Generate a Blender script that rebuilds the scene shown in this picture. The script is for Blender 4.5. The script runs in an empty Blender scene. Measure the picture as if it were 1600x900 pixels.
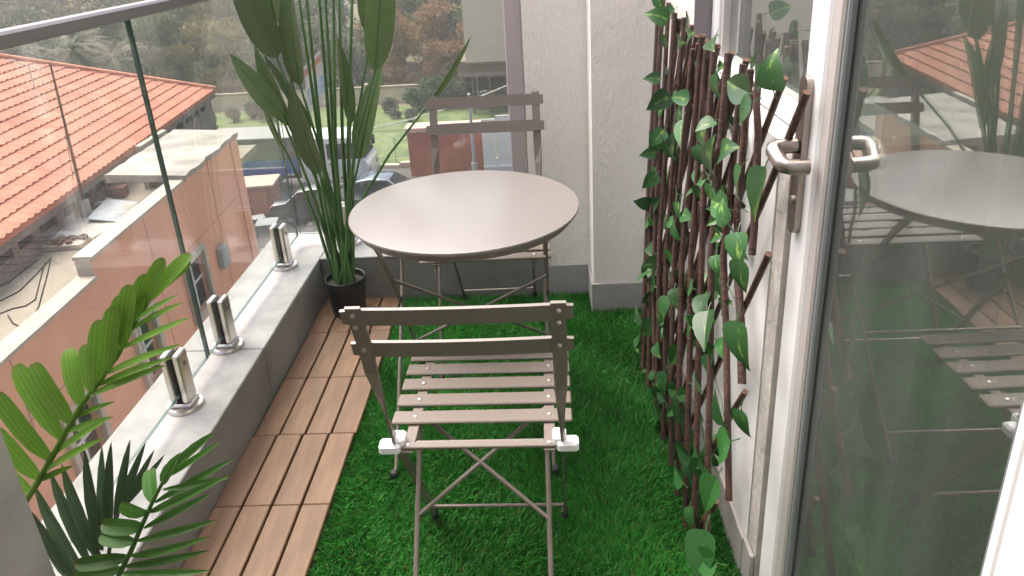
import bpy, math, random
import numpy as np
from mathutils import Vector, Matrix
R = math.radians
random.seed(7); rng = np.random.default_rng(7)
S = bpy.context.scene
COL = S.collection

# ------------------------------------------------------------------ camera
F_PX, PX, PY, PITCH, ROLL, YAW, CAM_H = 1145.0, 800.0, 340.0, .3783, -.0576, -.0407, 1.38
fw = Vector((math.sin(YAW)*math.cos(PITCH), math.cos(YAW)*math.cos(PITCH), -math.sin(PITCH)))
ri = Vector((math.cos(YAW), -math.sin(YAW), 0)); uu = ri.cross(fw)
cr, sr = math.cos(ROLL), math.sin(ROLL)
RI = ri*cr + uu*sr; UU = uu*cr - ri*sr; FW = fw
cd = bpy.data.cameras.new('camera'); cam = bpy.data.objects.new('camera', cd); COL.objects.link(cam)
m = Matrix.Identity(4)
for i in range(3):
    m[i][0] = RI[i]; m[i][1] = UU[i]; m[i][2] = -FW[i]
m[0][3] = 0; m[1][3] = 0; m[2][3] = CAM_H
cam.matrix_world = m
cd.sensor_width = 36; cd.lens = F_PX/1600*36; cd.shift_x = 0; cd.shift_y = -(450-PY)/1600
cd.clip_start = .02; cd.clip_end = 2000
S.camera = cam
CP = Vector((0, 0, CAM_H))

# ------------------------------------------------------------------ light
SUN_EL, SUN_AZ = 62, -50          # azimuth from +y towards +x
w = bpy.data.worlds.new('World'); S.world = w; w.use_nodes = True
nt = w.node_tree; nt.nodes.clear()
sky = nt.nodes.new('ShaderNodeTexSky'); sky.sky_type = 'NISHITA'; sky.sun_disc = False
sky.sun_elevation = R(SUN_EL); sky.sun_rotation = R(SUN_AZ); sky.air_density = .7; sky.dust_density = 7.0; sky.ozone_density = 1.0
bg = nt.nodes.new('ShaderNodeBackground'); bg.inputs[1].default_value = .15
wo = nt.nodes.new('ShaderNodeOutputWorld')
nt.links.new(sky.outputs[0], bg.inputs[0]); nt.links.new(bg.outputs[0], wo.inputs[0])
sl = bpy.data.lights.new("sun", "SUN"); sl.energy = 1.4; sl.angle = R(60); sl.color = (1, .965, .91)
so = bpy.data.objects.new('sun', sl); COL.objects.link(so)
sd = Vector((math.sin(R(SUN_AZ))*math.cos(R(SUN_EL)), math.cos(R(SUN_AZ))*math.cos(R(SUN_EL)), math.sin(R(SUN_EL))))
so.rotation_euler = (-sd).to_track_quat('-Z', 'Y').to_euler(); so.location = (0, 0, 30)
S.view_settings.view_transform = 'Standard'; S.view_settings.look = 'None'
S.view_settings.gamma = 1; S.view_settings.use_curve_mapping = False
S.view_settings.exposure = 1.5

# ------------------------------------------------------------------ pixel helpers (a pixel gives a direction, a plane the distance)
def ray(px, py): return FW + RI*((px-PX)/F_PX) - UU*((py-PY)/F_PX)
def at_z(px, py, z): d = ray(px, py); return CP + d*((z-CP.z)/d.z)
def at_y(px, py, y): d = ray(px, py); return CP + d*(y/d.y)
def at_x(px, py, x): d = ray(px, py); return CP + d*(x/d.x)
def on_plane(px, py, p, n): d = ray(px, py); return CP + d*((Vector(p)-CP).dot(n)/d.dot(n))

# ------------------------------------------------------------------ materials
MATS = {}
def mat(name, col, rough=.6, metal=0, var=.0, scale=8, bump=0, bscale=60, col2=None, coat=0, spec=.5, coords='Object', stretch=None, obj_var=0, detail=4, trans=0):
    if name in MATS: return MATS[name]
    M = bpy.data.materials.new(name); M.use_nodes = True; t = M.node_tree; b = t.nodes['Principled BSDF']
    b.inputs['Base Color'].default_value = (*col, 1); b.inputs['Roughness'].default_value = rough; b.inputs['Metallic'].default_value = metal
    b.inputs['Specular IOR Level'].default_value = spec; b.inputs['Coat Weight'].default_value = coat
    tc = t.nodes.new('ShaderNodeTexCoord'); src = tc.outputs[coords]
    if stretch:
        mp = t.nodes.new('ShaderNodeMapping'); mp.inputs['Scale'].default_value = stretch
        t.links.new(src, mp.inputs[0]); src = mp.outputs[0]
    cout = None
    if var or col2:
        n = t.nodes.new('ShaderNodeTexNoise'); n.inputs['Scale'].default_value = scale; n.inputs['Detail'].default_value = detail; n.inputs['Roughness'].default_value = .6
        t.links.new(src, n.inputs['Vector'])
        rp = t.nodes.new('ShaderNodeValToRGB'); rp.color_ramp.elements[0].position = .32; rp.color_ramp.elements[1].position = .68
        a = [c*(1-var) for c in col]; c2 = col2 if col2 else [min(1, c*(1+var)) for c in col]
        rp.color_ramp.elements[0].color = (*a, 1); rp.color_ramp.elements[1].color = (*c2, 1)
        t.links.new(n.outputs['Fac'], rp.inputs[0]); cout = rp.outputs[0]
    if obj_var:
        oi = t.nodes.new('ShaderNodeObjectInfo'); hs = t.nodes.new('ShaderNodeHueSaturation')
        mr = t.nodes.new('ShaderNodeMapRange'); mr.inputs['To Min'].default_value = 1-obj_var; mr.inputs['To Max'].default_value = 1+obj_var
        t.links.new(oi.outputs['Random'], mr.inputs[0]); t.links.new(mr.outputs[0], hs.inputs['Value'])
        if cout: t.links.new(cout, hs.inputs['Color'])
        else: hs.inputs['Color'].default_value = (*col, 1)
        cout = hs.outputs[0]
    if cout: t.links.new(cout, b.inputs['Base Color'])
    if bump:
        n2 = t.nodes.new('ShaderNodeTexNoise'); n2.inputs['Scale'].default_value = bscale; n2.inputs['Detail'].default_value = 3
        t.links.new(src, n2.inputs['Vector'])
        bp = t.nodes.new('ShaderNodeBump'); bp.inputs['Strength'].default_value = bump; bp.inputs['Distance'].default_value = .01
        t.links.new(n2.outputs['Fac'], bp.inputs['Height']); t.links.new(bp.outputs[0], b.inputs['Normal'])
    if trans:
        b.inputs['Transmission Weight'].default_value = 0
        tr = t.nodes.new('ShaderNodeBsdfTranslucent'); mx = t.nodes.new('ShaderNodeMixShader'); mx.inputs[0].default_value = trans
        if cout: t.links.new(cout, tr.inputs[0])
        else: tr.inputs[0].default_value = (*col, 1)
        out = t.nodes['Material Output']
        t.links.new(b.outputs[0], mx.inputs[1]); t.links.new(tr.outputs[0], mx.inputs[2]); t.links.new(mx.outputs[0], out.inputs[0])
    MATS[name] = M; return M

def glass_mat(name, tint, base_refl, rough=.0, fres=1.0, dust=0):
    M = bpy.data.materials.new(name); M.use_nodes = True; t = M.node_tree; t.nodes.clear()
    o = t.nodes.new('ShaderNodeOutputMaterial'); tr = t.nodes.new('ShaderNodeBsdfTransparent'); tr.inputs[0].default_value = (*tint, 1)
    gl = t.nodes.new('ShaderNodeBsdfGlossy'); gl.inputs['Roughness'].default_value = rough; gl.inputs[0].default_value = (1, 1, 1, 1)
    fr = t.nodes.new('ShaderNodeFresnel'); fr.inputs[0].default_value = 1.5
    ge = t.nodes.new('ShaderNodeNewGeometry'); io = t.nodes.new('ShaderNodeMix'); io.data_type = 'FLOAT'; io.inputs['A'].default_value = 1.5; io.inputs['B'].default_value = 1/1.5
    t.links.new(ge.outputs['Backfacing'], io.inputs['Factor']); t.links.new(io.outputs['Result'], fr.inputs[0])
    ma = t.nodes.new('ShaderNodeMath'); ma.operation = 'MULTIPLY_ADD'; ma.inputs[1].default_value = fres; ma.inputs[2].default_value = base_refl; ma.use_clamp = True
    mx = t.nodes.new('ShaderNodeMixShader')
    t.links.new(fr.outputs[0], ma.inputs[0]); t.links.new(ma.outputs[0], mx.inputs[0])
    t.links.new(tr.outputs[0], mx.inputs[1]); t.links.new(gl.outputs[0], mx.inputs[2])
    last = mx.outputs[0]
    if dust:      # thin film of dust, uneven
        df = t.nodes.new('ShaderNodeBsdfDiffuse'); df.inputs[0].default_value = (.62, .66, .62, 1); m2 = t.nodes.new('ShaderNodeMixShader')
        tc = t.nodes.new('ShaderNodeTexCoord'); mp = t.nodes.new('ShaderNodeMapping'); mp.inputs['Scale'].default_value = (1, 2.2, .7)
        n = t.nodes.new('ShaderNodeTexNoise'); n.inputs['Scale'].default_value = 3; n.inputs['Detail'].default_value = 5
        mr = t.nodes.new('ShaderNodeMapRange'); mr.inputs['From Min'].default_value = .3; mr.inputs['From Max'].default_value = .7; mr.inputs['To Min'].default_value = dust*.6; mr.inputs['To Max'].default_value = dust*1.4
        t.links.new(tc.outputs['Object'], mp.inputs[0]); t.links.new(mp.outputs[0], n.inputs[0]); t.links.new(n.outputs['Fac'], mr.inputs[0]); t.links.new(mr.outputs[0], m2.inputs[0])
        t.links.new(last, m2.inputs[1]); t.links.new(df.outputs[0], m2.inputs[2]); last = m2.outputs[0]
    t.links.new(last, o.inputs[0])
    MATS[name] = M; return M

def stucco(name, col):
    M = mat(name, col, rough=.85, var=.03, scale=2.5)
    t = M.node_tree; b = t.nodes['Principled BSDF']
    tc = t.nodes.new('ShaderNodeTexCoord'); mp = t.nodes.new('ShaderNodeMapping'); mp.inputs['Scale'].default_value = (1, 1, .42)
    n = t.nodes.new('ShaderNodeTexNoise'); n.inputs['Scale'].default_value = 75; n.inputs['Detail'].default_value = 3; n.inputs['Distortion'].default_value = .6
    v = t.nodes.new('ShaderNodeValToRGB'); v.color_ramp.elements[0].position = .42; v.color_ramp.elements[1].position = .62
    bp = t.nodes.new('ShaderNodeBump'); bp.inputs['Strength'].default_value = .38; bp.inputs['Distance'].default_value = .004
    t.links.new(tc.outputs['Object'], mp.inputs[0]); t.links.new(mp.outputs[0], n.inputs[0]); t.links.new(n.outputs['Fac'], v.inputs[0])
    t.links.new(v.outputs[0], bp.inputs['Height']); t.links.new(bp.outputs[0], b.inputs['Normal'])
    return M

def leaf_mat(name, c1, c2, rough=.45, trans=.15, streak=None, obj_var=.2, parallel=0, tip=0):
    """u across the leaf (0..1), v along it; fine side veins, optional pale blotches (variegated leaf)"""
    M = bpy.data.materials.new(name); M.use_nodes = True; t = M.node_tree; b = t.nodes['Principled BSDF']
    uv = t.nodes.new('ShaderNodeUVMap'); oi = t.nodes.new('ShaderNodeObjectInfo'); tc = t.nodes.new('ShaderNodeTexCoord')
    n = t.nodes.new('ShaderNodeTexNoise'); n.inputs['Scale'].default_value = 25; n.inputs['Detail'].default_value = 3
    t.links.new(tc.outputs['Object'], n.inputs['Vector'])
    mx = t.nodes.new('ShaderNodeMix'); mx.data_type = 'RGBA'; mx.inputs['A'].default_value = (*c1, 1); mx.inputs['B'].default_value = (*c2, 1)
    t.links.new(n.outputs['Fac'], mx.inputs['Factor']); c = mx.outputs['Result']
    if streak:
        mp = t.nodes.new('ShaderNodeMapping'); mp.inputs['Scale'].default_value = (5, 1.8, 1)
        ad = t.nodes.new('ShaderNodeVectorMath'); ad.operation = 'ADD'
        t.links.new(uv.outputs[0], mp.inputs[0]); t.links.new(mp.outputs[0], ad.inputs[0]); t.links.new(oi.outputs['Location'], ad.inputs[1])
        n3 = t.nodes.new('ShaderNodeTexNoise'); n3.inputs['Scale'].default_value = 1.6; n3.inputs['Detail'].default_value = 2
        t.links.new(ad.outputs[0], n3.inputs['Vector'])
        sx = t.nodes.new('ShaderNodeSeparateXYZ'); t.links.new(uv.outputs[0], sx.inputs[0])
        d = t.nodes.new('ShaderNodeMath'); d.operation = 'SUBTRACT'; d.inputs[1].default_value = .5; t.links.new(sx.outputs[0], d.inputs[0])
        ab = t.nodes.new('ShaderNodeMath'); ab.operation = 'ABSOLUTE'; t.links.new(d.outputs[0], ab.inputs[0])
        s2 = t.nodes.new('ShaderNodeMath'); s2.operation = 'MULTIPLY_ADD'; s2.inputs[1].default_value = -.75; t.links.new(ab.outputs[0], s2.inputs[0]); t.links.new(n3.outputs['Fac'], s2.inputs[2])
        rp = t.nodes.new('ShaderNodeValToRGB'); rp.color_ramp.elements[0].position = .53; rp.color_ramp.elements[1].position = .62
        t.links.new(s2.outputs[0], rp.inputs[0])
        m2 = t.nodes.new('ShaderNodeMix'); m2.data_type = 'RGBA'; m2.inputs['B'].default_value = (*streak, 1)
        t.links.new(rp.outputs[0], m2.inputs['Factor']); t.links.new(c, m2.inputs['A']); c = m2.outputs['Result']
    if parallel:      # fine ribs along the blade, paler midrib
        sp = t.nodes.new('ShaderNodeSeparateXYZ'); t.links.new(uv.outputs[0], sp.inputs[0])
        w1 = t.nodes.new('ShaderNodeMath'); w1.operation = 'MULTIPLY'; w1.inputs[1].default_value = parallel*6.283; t.links.new(sp.outputs[0], w1.inputs[0])
        w2 = t.nodes.new('ShaderNodeMath'); w2.operation = 'COSINE'; t.links.new(w1.outputs[0], w2.inputs[0])
        w3 = t.nodes.new('ShaderNodeMapRange'); w3.inputs['From Min'].default_value = -1; w3.inputs['To Min'].default_value = .0; w3.inputs['To Max'].default_value = .4; t.links.new(w2.outputs[0], w3.inputs[0])
        mp2 = t.nodes.new('ShaderNodeMix'); mp2.data_type = 'RGBA'; mp2.inputs['B'].default_value = (c1[0]*.45, c1[1]*.5, c1[2]*.5, 1)
        t.links.new(w3.outputs[0], mp2.inputs['Factor']); t.links.new(c, mp2.inputs['A']); c = mp2.outputs['Result']
        if tip:
            tr_ = t.nodes.new('ShaderNodeMapRange'); tr_.inputs['From Min'].default_value = .9; tr_.inputs['From Max'].default_value = 1.0; tr_.inputs['To Max'].default_value = tip; t.links.new(sp.outputs[1], tr_.inputs[0])
            m4 = t.nodes.new('ShaderNodeMix'); m4.data_type = 'RGBA'; m4.inputs['B'].default_value = (.16, .11, .04, 1); t.links.new(tr_.outputs[0], m4.inputs['Factor']); t.links.new(c, m4.inputs['A']); c = m4.outputs['Result']
    hs = t.nodes.new('ShaderNodeHueSaturation'); mr = t.nodes.new('ShaderNodeMapRange'); mr.inputs['To Min'].default_value = 1-obj_var; mr.inputs['To Max'].default_value = 1+obj_var
    t.links.new(oi.outputs['Random'], mr.inputs[0]); t.links.new(mr.outputs[0], hs.inputs['Value']); t.links.new(c, hs.inputs['Color'])
    t.links.new(hs.outputs[0], b.inputs['Base Color']); b.inputs['Roughness'].default_value = rough
    wv = t.nodes.new('ShaderNodeTexWave'); wv.inputs['Scale'].default_value = 9; wv.bands_direction = 'DIAGONAL'; t.links.new(uv.outputs[0], wv.inputs[0])
    bp = t.nodes.new('ShaderNodeBump'); bp.inputs['Strength'].default_value = .25; bp.inputs['Distance'].default_value = .002
    t.links.new(wv.outputs['Fac'], bp.inputs['Height']); t.links.new(bp.outputs[0], b.inputs['Normal'])
    tr = t.nodes.new('ShaderNodeBsdfTranslucent'); ms = t.nodes.new('ShaderNodeMixShader'); ms.inputs[0].default_value = trans
    t.links.new(hs.outputs[0], tr.inputs[0]); out = t.nodes['Material Output']
    t.links.new(b.outputs[0], ms.inputs[1]); t.links.new(tr.outputs[0], ms.inputs[2]); t.links.new(ms.outputs[0], out.inputs[0])
    MATS[name] = M; return M

# ------------------------------------------------------------------ mesh builder
class MB:
    def __init__(s): s.v = []; s.f = []; s.mi = []; s.uv = []; s.cur = 0
    def face(s, idx, uv=None): s.f.append(tuple(idx)); s.mi.append(s.cur); s.uv.append(uv)
    def box(s, x0, x1, y0, y1, z0, z1, M=None, bev=0):
        b = len(s.v)
        if bev > 0:   # chamfered box
            c = bev; P = []
            for sx in (0, 1):
                for sy in (0, 1):
                    for sz in (0, 1):
                        X = (x0, x1)[sx]; Y = (y0, y1)[sy]; Z = (z0, z1)[sz]
                        dx = c*(1-2*sx); dy = c*(1-2*sy); dz = c*(1-2*sz)
                        P += [(X, Y+dy, Z+dz), (X+dx, Y, Z+dz), (X+dx, Y+dy, Z)]
            s.add(P, M)
            I = lambda sx, sy, sz, k: b + (sx*4+sy*2+sz)*3 + k
            for a in (0, 1):
                q = [I(a, 0, 0, 0), I(a, 0, 1, 0), I(a, 1, 1, 0), I(a, 1, 0, 0)]; s.face(q if a == 0 else q[::-1])
                q = [I(0, a, 0, 1), I(1, a, 0, 1), I(1, a, 1, 1), I(0, a, 1, 1)]; s.face(q if a == 0 else q[::-1])
                q = [I(0, 0, a, 2), I(0, 1, a, 2), I(1, 1, a, 2), I(1, 0, a, 2)]; s.face(q if a == 0 else q[::-1])
            for a in (0, 1):
                for c2 in (0, 1):
                    s.face([I(a, c2, 0, 0), I(a, c2, 1, 0), I(a, c2, 1, 1), I(a, c2, 0, 1)])
                    s.face([I(a, 0, c2, 0), I(a, 1, c2, 0), I(a, 1, c2, 2), I(a, 0, c2, 2)])
                    s.face([I(0, a, c2, 1), I(1, a, c2, 1), I(1, a, c2, 2), I(0, a, c2, 2)])
            for a in (0, 1):
                for c2 in (0, 1):
                    for d in (0, 1): s.face([I(a, c2, d, 0), I(a, c2, d, 1), I(a, c2, d, 2)])
            return s
        s.add([(x0, y0, z0), (x1, y0, z0), (x1, y1, z0), (x0, y1, z0), (x0, y0, z1), (x1, y0, z1), (x1, y1, z1), (x0, y1, z1)], M)
        for q in ((3, 2, 1, 0), (4, 5, 6, 7), (0, 1, 5, 4), (1, 2, 6, 5), (2, 3, 7, 6), (3, 0, 4, 7)): s.face([b+i for i in q])
        return s
    def add(s, pts, M=None):
        for p in pts: s.v.append(tuple(M @ Vector(p)) if M is not None else tuple(p))
    def tube(s, pts, r, n=8, cap=True, flat=None):
        """tube along points; r number or list; flat=(w,t) per ring gives a flat bar, with twist list"""
        pts = [Vector(p) for p in pts]; k = len(pts); b = len(s.v)
        rr = r if isinstance(r, (list, tuple)) else [r]*k
        prev = None
        for i, p in enumerate(pts):
            d = (pts[min(i+1, k-1)] - pts[max(i-1, 0)]).normalized()
            if prev is None:
                a = d.cross(Vector((0, 0, 1)))
                if a.length < .1: a = d.cross(Vector((1, 0, 0)))
            else: a = prev - d*prev.dot(d)
            a.normalize(); prev = a; c = d.cross(a)
            for j in range(n):
                t = 2*math.pi*j/n; s.v.append(tuple(p + (a*math.cos(t) + c*math.sin(t))*rr[i]))
        for i in range(k-1):
            for j in range(n):
                s.face([b+i*n+j, b+i*n+(j+1) % n, b+(i+1)*n+(j+1) % n, b+(i+1)*n+j])
        if cap: s.face([b+j for j in range(n)][::-1]); s.face([b+(k-1)*n+j for j in range(n)])
        return s
    def bar(s, pts, wids, dirs):
        """flat bar through points: wids = (width, thickness); dirs = width direction at each point"""
        pts = [Vector(p) for p in pts]; k = len(pts); b = len(s.v); W, T = wids
        for i, p in enumerate(pts):
            d = (pts[min(i+1, k-1)] - pts[max(i-1, 0)]).normalized()
            a = Vector(dirs[i]); a = (a - d*a.dot(d)).normalized(); c = d.cross(a)
            for (ea, ec) in ((-1, -1), (1, -1), (1, 1), (-1, 1)): s.v.append(tuple(p + a*ea*W/2 + c*ec*T/2))
        for i in range(k-1):
            for j in range(4): s.face([b+i*4+j, b+i*4+(j+1) % 4, b+(i+1)*4+(j+1) % 4, b+(i+1)*4+j])
        s.face([b+3, b+2, b+1, b]); e = b+(k-1)*4; s.face([e, e+1, e+2, e+3])
        return s
    def lathe(s, prof, n=32, c=(0, 0, 0), M=None, cap0=True, cap1=True):
        b = len(s.v); k = len(prof); P = []
        for (r, z) in prof:
            for j in range(n):
                t = 2*math.pi*j/n; P.append((c[0]+r*math.cos(t), c[1]+r*math.sin(t), c[2]+z))
        s.add(P, M)
        for i in range(k-1):
            for j in range(n): s.face([b+i*n+j, b+i*n+(j+1) % n, b+(i+1)*n+(j+1) % n, b+(i+1)*n+j])
        if cap0: s.face([b+j for j in range(n)][::-1])
        if cap1: s.face([b+(k-1)*n+j for j in range(n)])
        return s
    def prism(s, poly, z0, z1, M=None):
        """poly in xy, counter-clockwise"""
        b = len(s.v); n = len(poly)
        s.add([(x, y, z0) for x, y in poly] + [(x, y, z1) for x, y in poly], M)
        s.face([b+i for i in range(n)][::-1]); s.face([b+n+i for i in range(n)])
        for i in range(n): s.face([b+i, b+(i+1) % n, b+n+(i+1) % n, b+n+i])
        return s
    def hexa(s, bot, top):
        """box from 4 bottom and 4 top points"""
        b = len(s.v); s.add(list(bot)+list(top))
        for q in ((3, 2, 1, 0), (4, 5, 6, 7), (0, 1, 5, 4), (1, 2, 6, 5), (2, 3, 7, 6), (3, 0, 4, 7)): s.face([b+i for i in q])
        return s
    def leaf(s, base, d, nrm, L, W, bend=0, fold=.15, prof=None, seg=7, stalk=0):
        """leaf blade along d from base, face normal nrm, with a fold at the midrib and a bend along its length"""
        base = Vector(base); d = Vector(d).normalized(); nrm = Vector(nrm); nrm = (nrm - d*nrm.dot(d)).normalized(); side = d.cross(nrm)
        prof = prof or [(0, .05), (.12, .55), (.3, .95), (.5, 1), (.7, .8), (.88, .4), (1, .02)]
        b = len(s.v); p = base.copy(); ang = 0; last = 0
        for (t, wd) in prof:
            st = (t-last)*L; last = t
            dd = d*math.cos(ang) - nrm*math.sin(ang); nn = nrm*math.cos(ang) + d*math.sin(ang)
            p = p + dd*st; ang += bend*st/L
            h = wd*W/2
            s.v.append(tuple(p - side*h + nn*h*fold)); s.v.append(tuple(p)); s.v.append(tuple(p + side*h + nn*h*fold))
        for i in range(len(prof)-1):
            a = b+i*3; v0 = prof[i][0]; v1 = prof[i+1][0]; w0 = prof[i][1]*.5; w1 = prof[i+1][1]*.5
            s.face([a, a+1, a+4, a+3], [(.5-w0, v0), (.5, v0), (.5, v1), (.5-w1, v1)])
            s.face([a+1, a+2, a+5, a+4], [(.5, v0), (.5+w0, v0), (.5+w1, v1), (.5, v1)])
        return s
    def mesh(s, name, mats, smooth=False):
        me = bpy.data.meshes.new(name); me.from_pydata(s.v, [], s.f)
        mats = mats if isinstance(mats, (list, tuple)) else [mats]
        for q in mats: me.materials.append(q)
        if len(mats) > 1: me.polygons.foreach_set('material_index', s.mi)
        if any(u is not None for u in s.uv):
            ul = me.uv_layers.new(name='UVMap'); k = 0
            for fi, f in enumerate(s.f):
                for j in range(len(f)):
                    ul.data[k].uv = s.uv[fi][j] if s.uv[fi] else (0, 0); k += 1
        if smooth:
            me.polygons.foreach_set('use_smooth', [True]*len(me.polygons))
            me.set_sharp_from_angle(angle=R(smooth if smooth is not True else 40))
        me.update(); return me
    def build(s, name, mats, parent=None, smooth=False, world=True, base=True):
        """world=True: vertices are world coordinates; the parent's location is subtracted"""
        off = Vector((0, 0, 0))
        if parent is not None and world: off = wloc(parent)
        if parent is None and base and s.v:
            a = np.array(s.v); lo = a.min(0); hi = a.max(0); off = Vector(((lo[0]+hi[0])/2, (lo[1]+hi[1])/2, lo[2]))
        if off.length > 0: s.v = [(x-off.x, y-off.y, z-off.z) for x, y, z in s.v]
        o = bpy.data.objects.new(name, s.mesh(name, mats, smooth)); COL.objects.link(o)
        if parent is not None: o.parent = parent
        else: o.location = off
        return o
def wloc(o):
    l = Vector(o.location)
    while o.parent: o = o.parent; l = l + Vector(o.location)
    return l
def empty(name, loc, rz=0):
    o = bpy.data.objects.new(name, None); COL.objects.link(o); o.location = loc; o.rotation_euler = (0, 0, rz); o.empty_display_size = .1; return o
def tag(o, label, cat, group=None, kind=None):
    o['label'] = label; o['category'] = cat
    if group: o['group'] = group
    if kind: o['kind'] = kind
    return o
def struct(o, label=None):
    o['kind'] = 'structure'
    if label: o['label'] = label
    return o
def inst(name, me, parent, mtx=None):
    o = bpy.data.objects.new(name, me); COL.objects.link(o); o.parent = parent
    if mtx is not None: o.matrix_local = mtx
    return o
def copy_tree(o, parent=None):
    c = o.copy(); COL.objects.link(c); c.parent = parent
    for ch in list(o.children): copy_tree(ch, c)
    return c
def frame(pos, d, nrm):
    """matrix with y along d, z along normal"""
    d = Vector(d).normalized(); nrm = Vector(nrm); nrm = (nrm - d*nrm.dot(d)).normalized(); x = d.cross(nrm)
    M = Matrix.Identity(4)
    for i in range(3): M[i][0] = x[i]; M[i][1] = d[i]; M[i][2] = nrm[i]; M[i][3] = pos[i]
    return M

# ------------------------------------------------------------------ material library
M_white = stucco('white_stucco', (.83, .785, .725))
M_white_smooth = mat('white_plaster', (.72, .71, .70), .8, var=.03, scale=6, bump=.15, bscale=30)
M_lilac = mat('lilac_shaded_plaster', (.46, .40, .395), .8, var=.03)  # shade on the white post, put into its colour
M_jamb = mat('grey_jamb', (.22, .20, .20), .7, var=.08)
M_conc = mat('concrete', (.36, .345, .325), .85, var=.16, scale=5, bump=.12, bscale=90)
M_concl = mat('ledge_concrete_lit', (.255, .25, .243), .75, var=.24, scale=7, bump=.1, bscale=90)
M_ledge = mat('ledge_concrete_shaded', (.215, .205, .19), .85, var=.22, scale=3.5, bump=.15, bscale=70)  # ledge sides darkened: their shade is put into the colour
M_skirt = mat('skirting_grey', (.36, .345, .33), .7, var=.08, scale=9)
M_pvc = mat('white_pvc', (.80, .80, .80), .3)
M_bead = mat('grey_bead', (.50, .47, .45), .35, metal=.2)
M_gasket = mat('gasket', (.17, .19, .19), .5)
M_steel = mat('brushed_steel', (.62, .58, .53), .28, metal=1, bump=.05, bscale=200)
M_alu = mat('satin_aluminium', (.17, .165, .16), .42, metal=.4)
M_handle = mat('handle_nickel', (.36, .32, .29), .35, metal=1)
M_rubber = mat('black_rubber', (.02, .02, .02), .6)
M_edge = mat('glass_edge_green', (.045, .085, .07), .15)
M_glass = glass_mat('clear_glass', (.93, .955, .94), .012, fres=.75)
M_mirror = glass_mat('door_glass', (.66, .72, .69), .21, fres=.85, dust=.055)
M_taupe = mat('taupe_paint', (.158, .134, .115), .36, var=.03, scale=3)
M_top = mat('taupe_table_paint', (.186, .172, .163), .30, var=.03, scale=2.2)
M_rivet = mat('rivet', (.55, .52, .5), .3, metal=.9)
M_clip = mat('white_plastic', (.82, .84, .86), .4)
M_pot = mat('black_pot', (.016, .016, .018), .45)
M_soil = mat('soil', (.03, .022, .015), .95, var=.5, scale=60)
M_room = mat('room_wall', (.35, .33, .31), .9)
M_roomfloor = mat('room_tile', (.25, .24, .23), .4)
M_curtain = mat('curtain', (.5, .46, .4), .9)
M_wood = mat('deck_wood', (.13, .071, .035), .6, var=.18, scale=5, col2=(.178, .10, .054), stretch=(9, 1.0, 8), obj_var=.09, bump=.12, bscale=30)
M_deckbase = mat('deck_base', (.02, .02, .02), .8)

# ------------------------------------------------------------------ balcony structure
FL = -.03
XL, XLo = -.893, -1.165            # ledge inner / outer
XW = .43                            # right wall face
b = MB().box(XLo, 3.4, -1.0, 2.95, FL-.22, FL); struct(b.build('floor', mat('floor_screed', (.10, .095, .09), .9, var=.2)))
b = MB().box(.431, 3.4, -1.0, 2.949, 2.661, 2.9); struct(b.build('ceiling', M_white_smooth))
b = MB().box(XLo, .43, -1.0, -.70, FL, 2.66); struct(b.build('wall_rear', M_conc))
# ledge: two arms, each a row of cast lengths with a fine joint; paler top layer paints in the light
led = empty('parapet_wall', (-1.03, 1.9, FL))
for (y0, y1) in ((.968, 1.985), (1.988, 2.9495)):
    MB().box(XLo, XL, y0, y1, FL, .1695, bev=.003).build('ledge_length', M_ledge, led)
    MB().box(XLo, XL+.001, y0, y1, .17, .18, bev=.003).build('ledge_lit_top', M_concl, led)
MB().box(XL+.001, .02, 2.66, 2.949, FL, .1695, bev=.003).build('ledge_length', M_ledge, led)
MB().box(XL+.002, .02, 2.659, 2.949, .17, .18, bev=.003).build('ledge_lit_top', M_concl, led)
tag(led, 'low grey concrete ledge around the balcony edge carrying the glass railing', 'ledge')
# near pillar on the left
pl = MB().box(-1.3, XL+.004, -.699, .967, FL, 2.66, bev=.006).build('pillar', M_conc)  # unseen length towards the camera added to block sky light from behind left
tag(pl, 'rough grey concrete pillar standing behind the bright palm frond', 'pillar')
# far wall, column, post
fwl = empty('wall', (.1, 2.75, FL))
MB().box(-.035, 3.4, 2.68, 2.949, FL, 2.66).build('wall_face', M_white, fwl)
MB().box(.021, .195, 2.666, 2.6795, FL, .105, bev=.002).build('skirting', M_skirt, fwl)
tag(fwl, 'white textured end wall behind the far chair with grey skirting', 'wall')
cl = empty('column', (.31, 2.6, FL))
MB().box(.195, XW-.002, 2.50, 2.679, FL, 2.66).build('column_face', M_white, cl)
MB().box(.185, XW-.003, 2.488, 2.499, FL, .105, bev=.002).build('skirting', M_skirt, cl)
MB().box(.185, .194, 2.50, 2.665, FL, .105, bev=.002).build('skirting', M_skirt, cl)
tag(cl, 'white textured column in the far corner beside the leafy trellis', 'column')
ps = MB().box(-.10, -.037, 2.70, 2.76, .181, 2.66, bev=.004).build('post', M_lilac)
tag(ps, 'lilac grey shaded post between the end wall and the glass', 'post')
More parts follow.
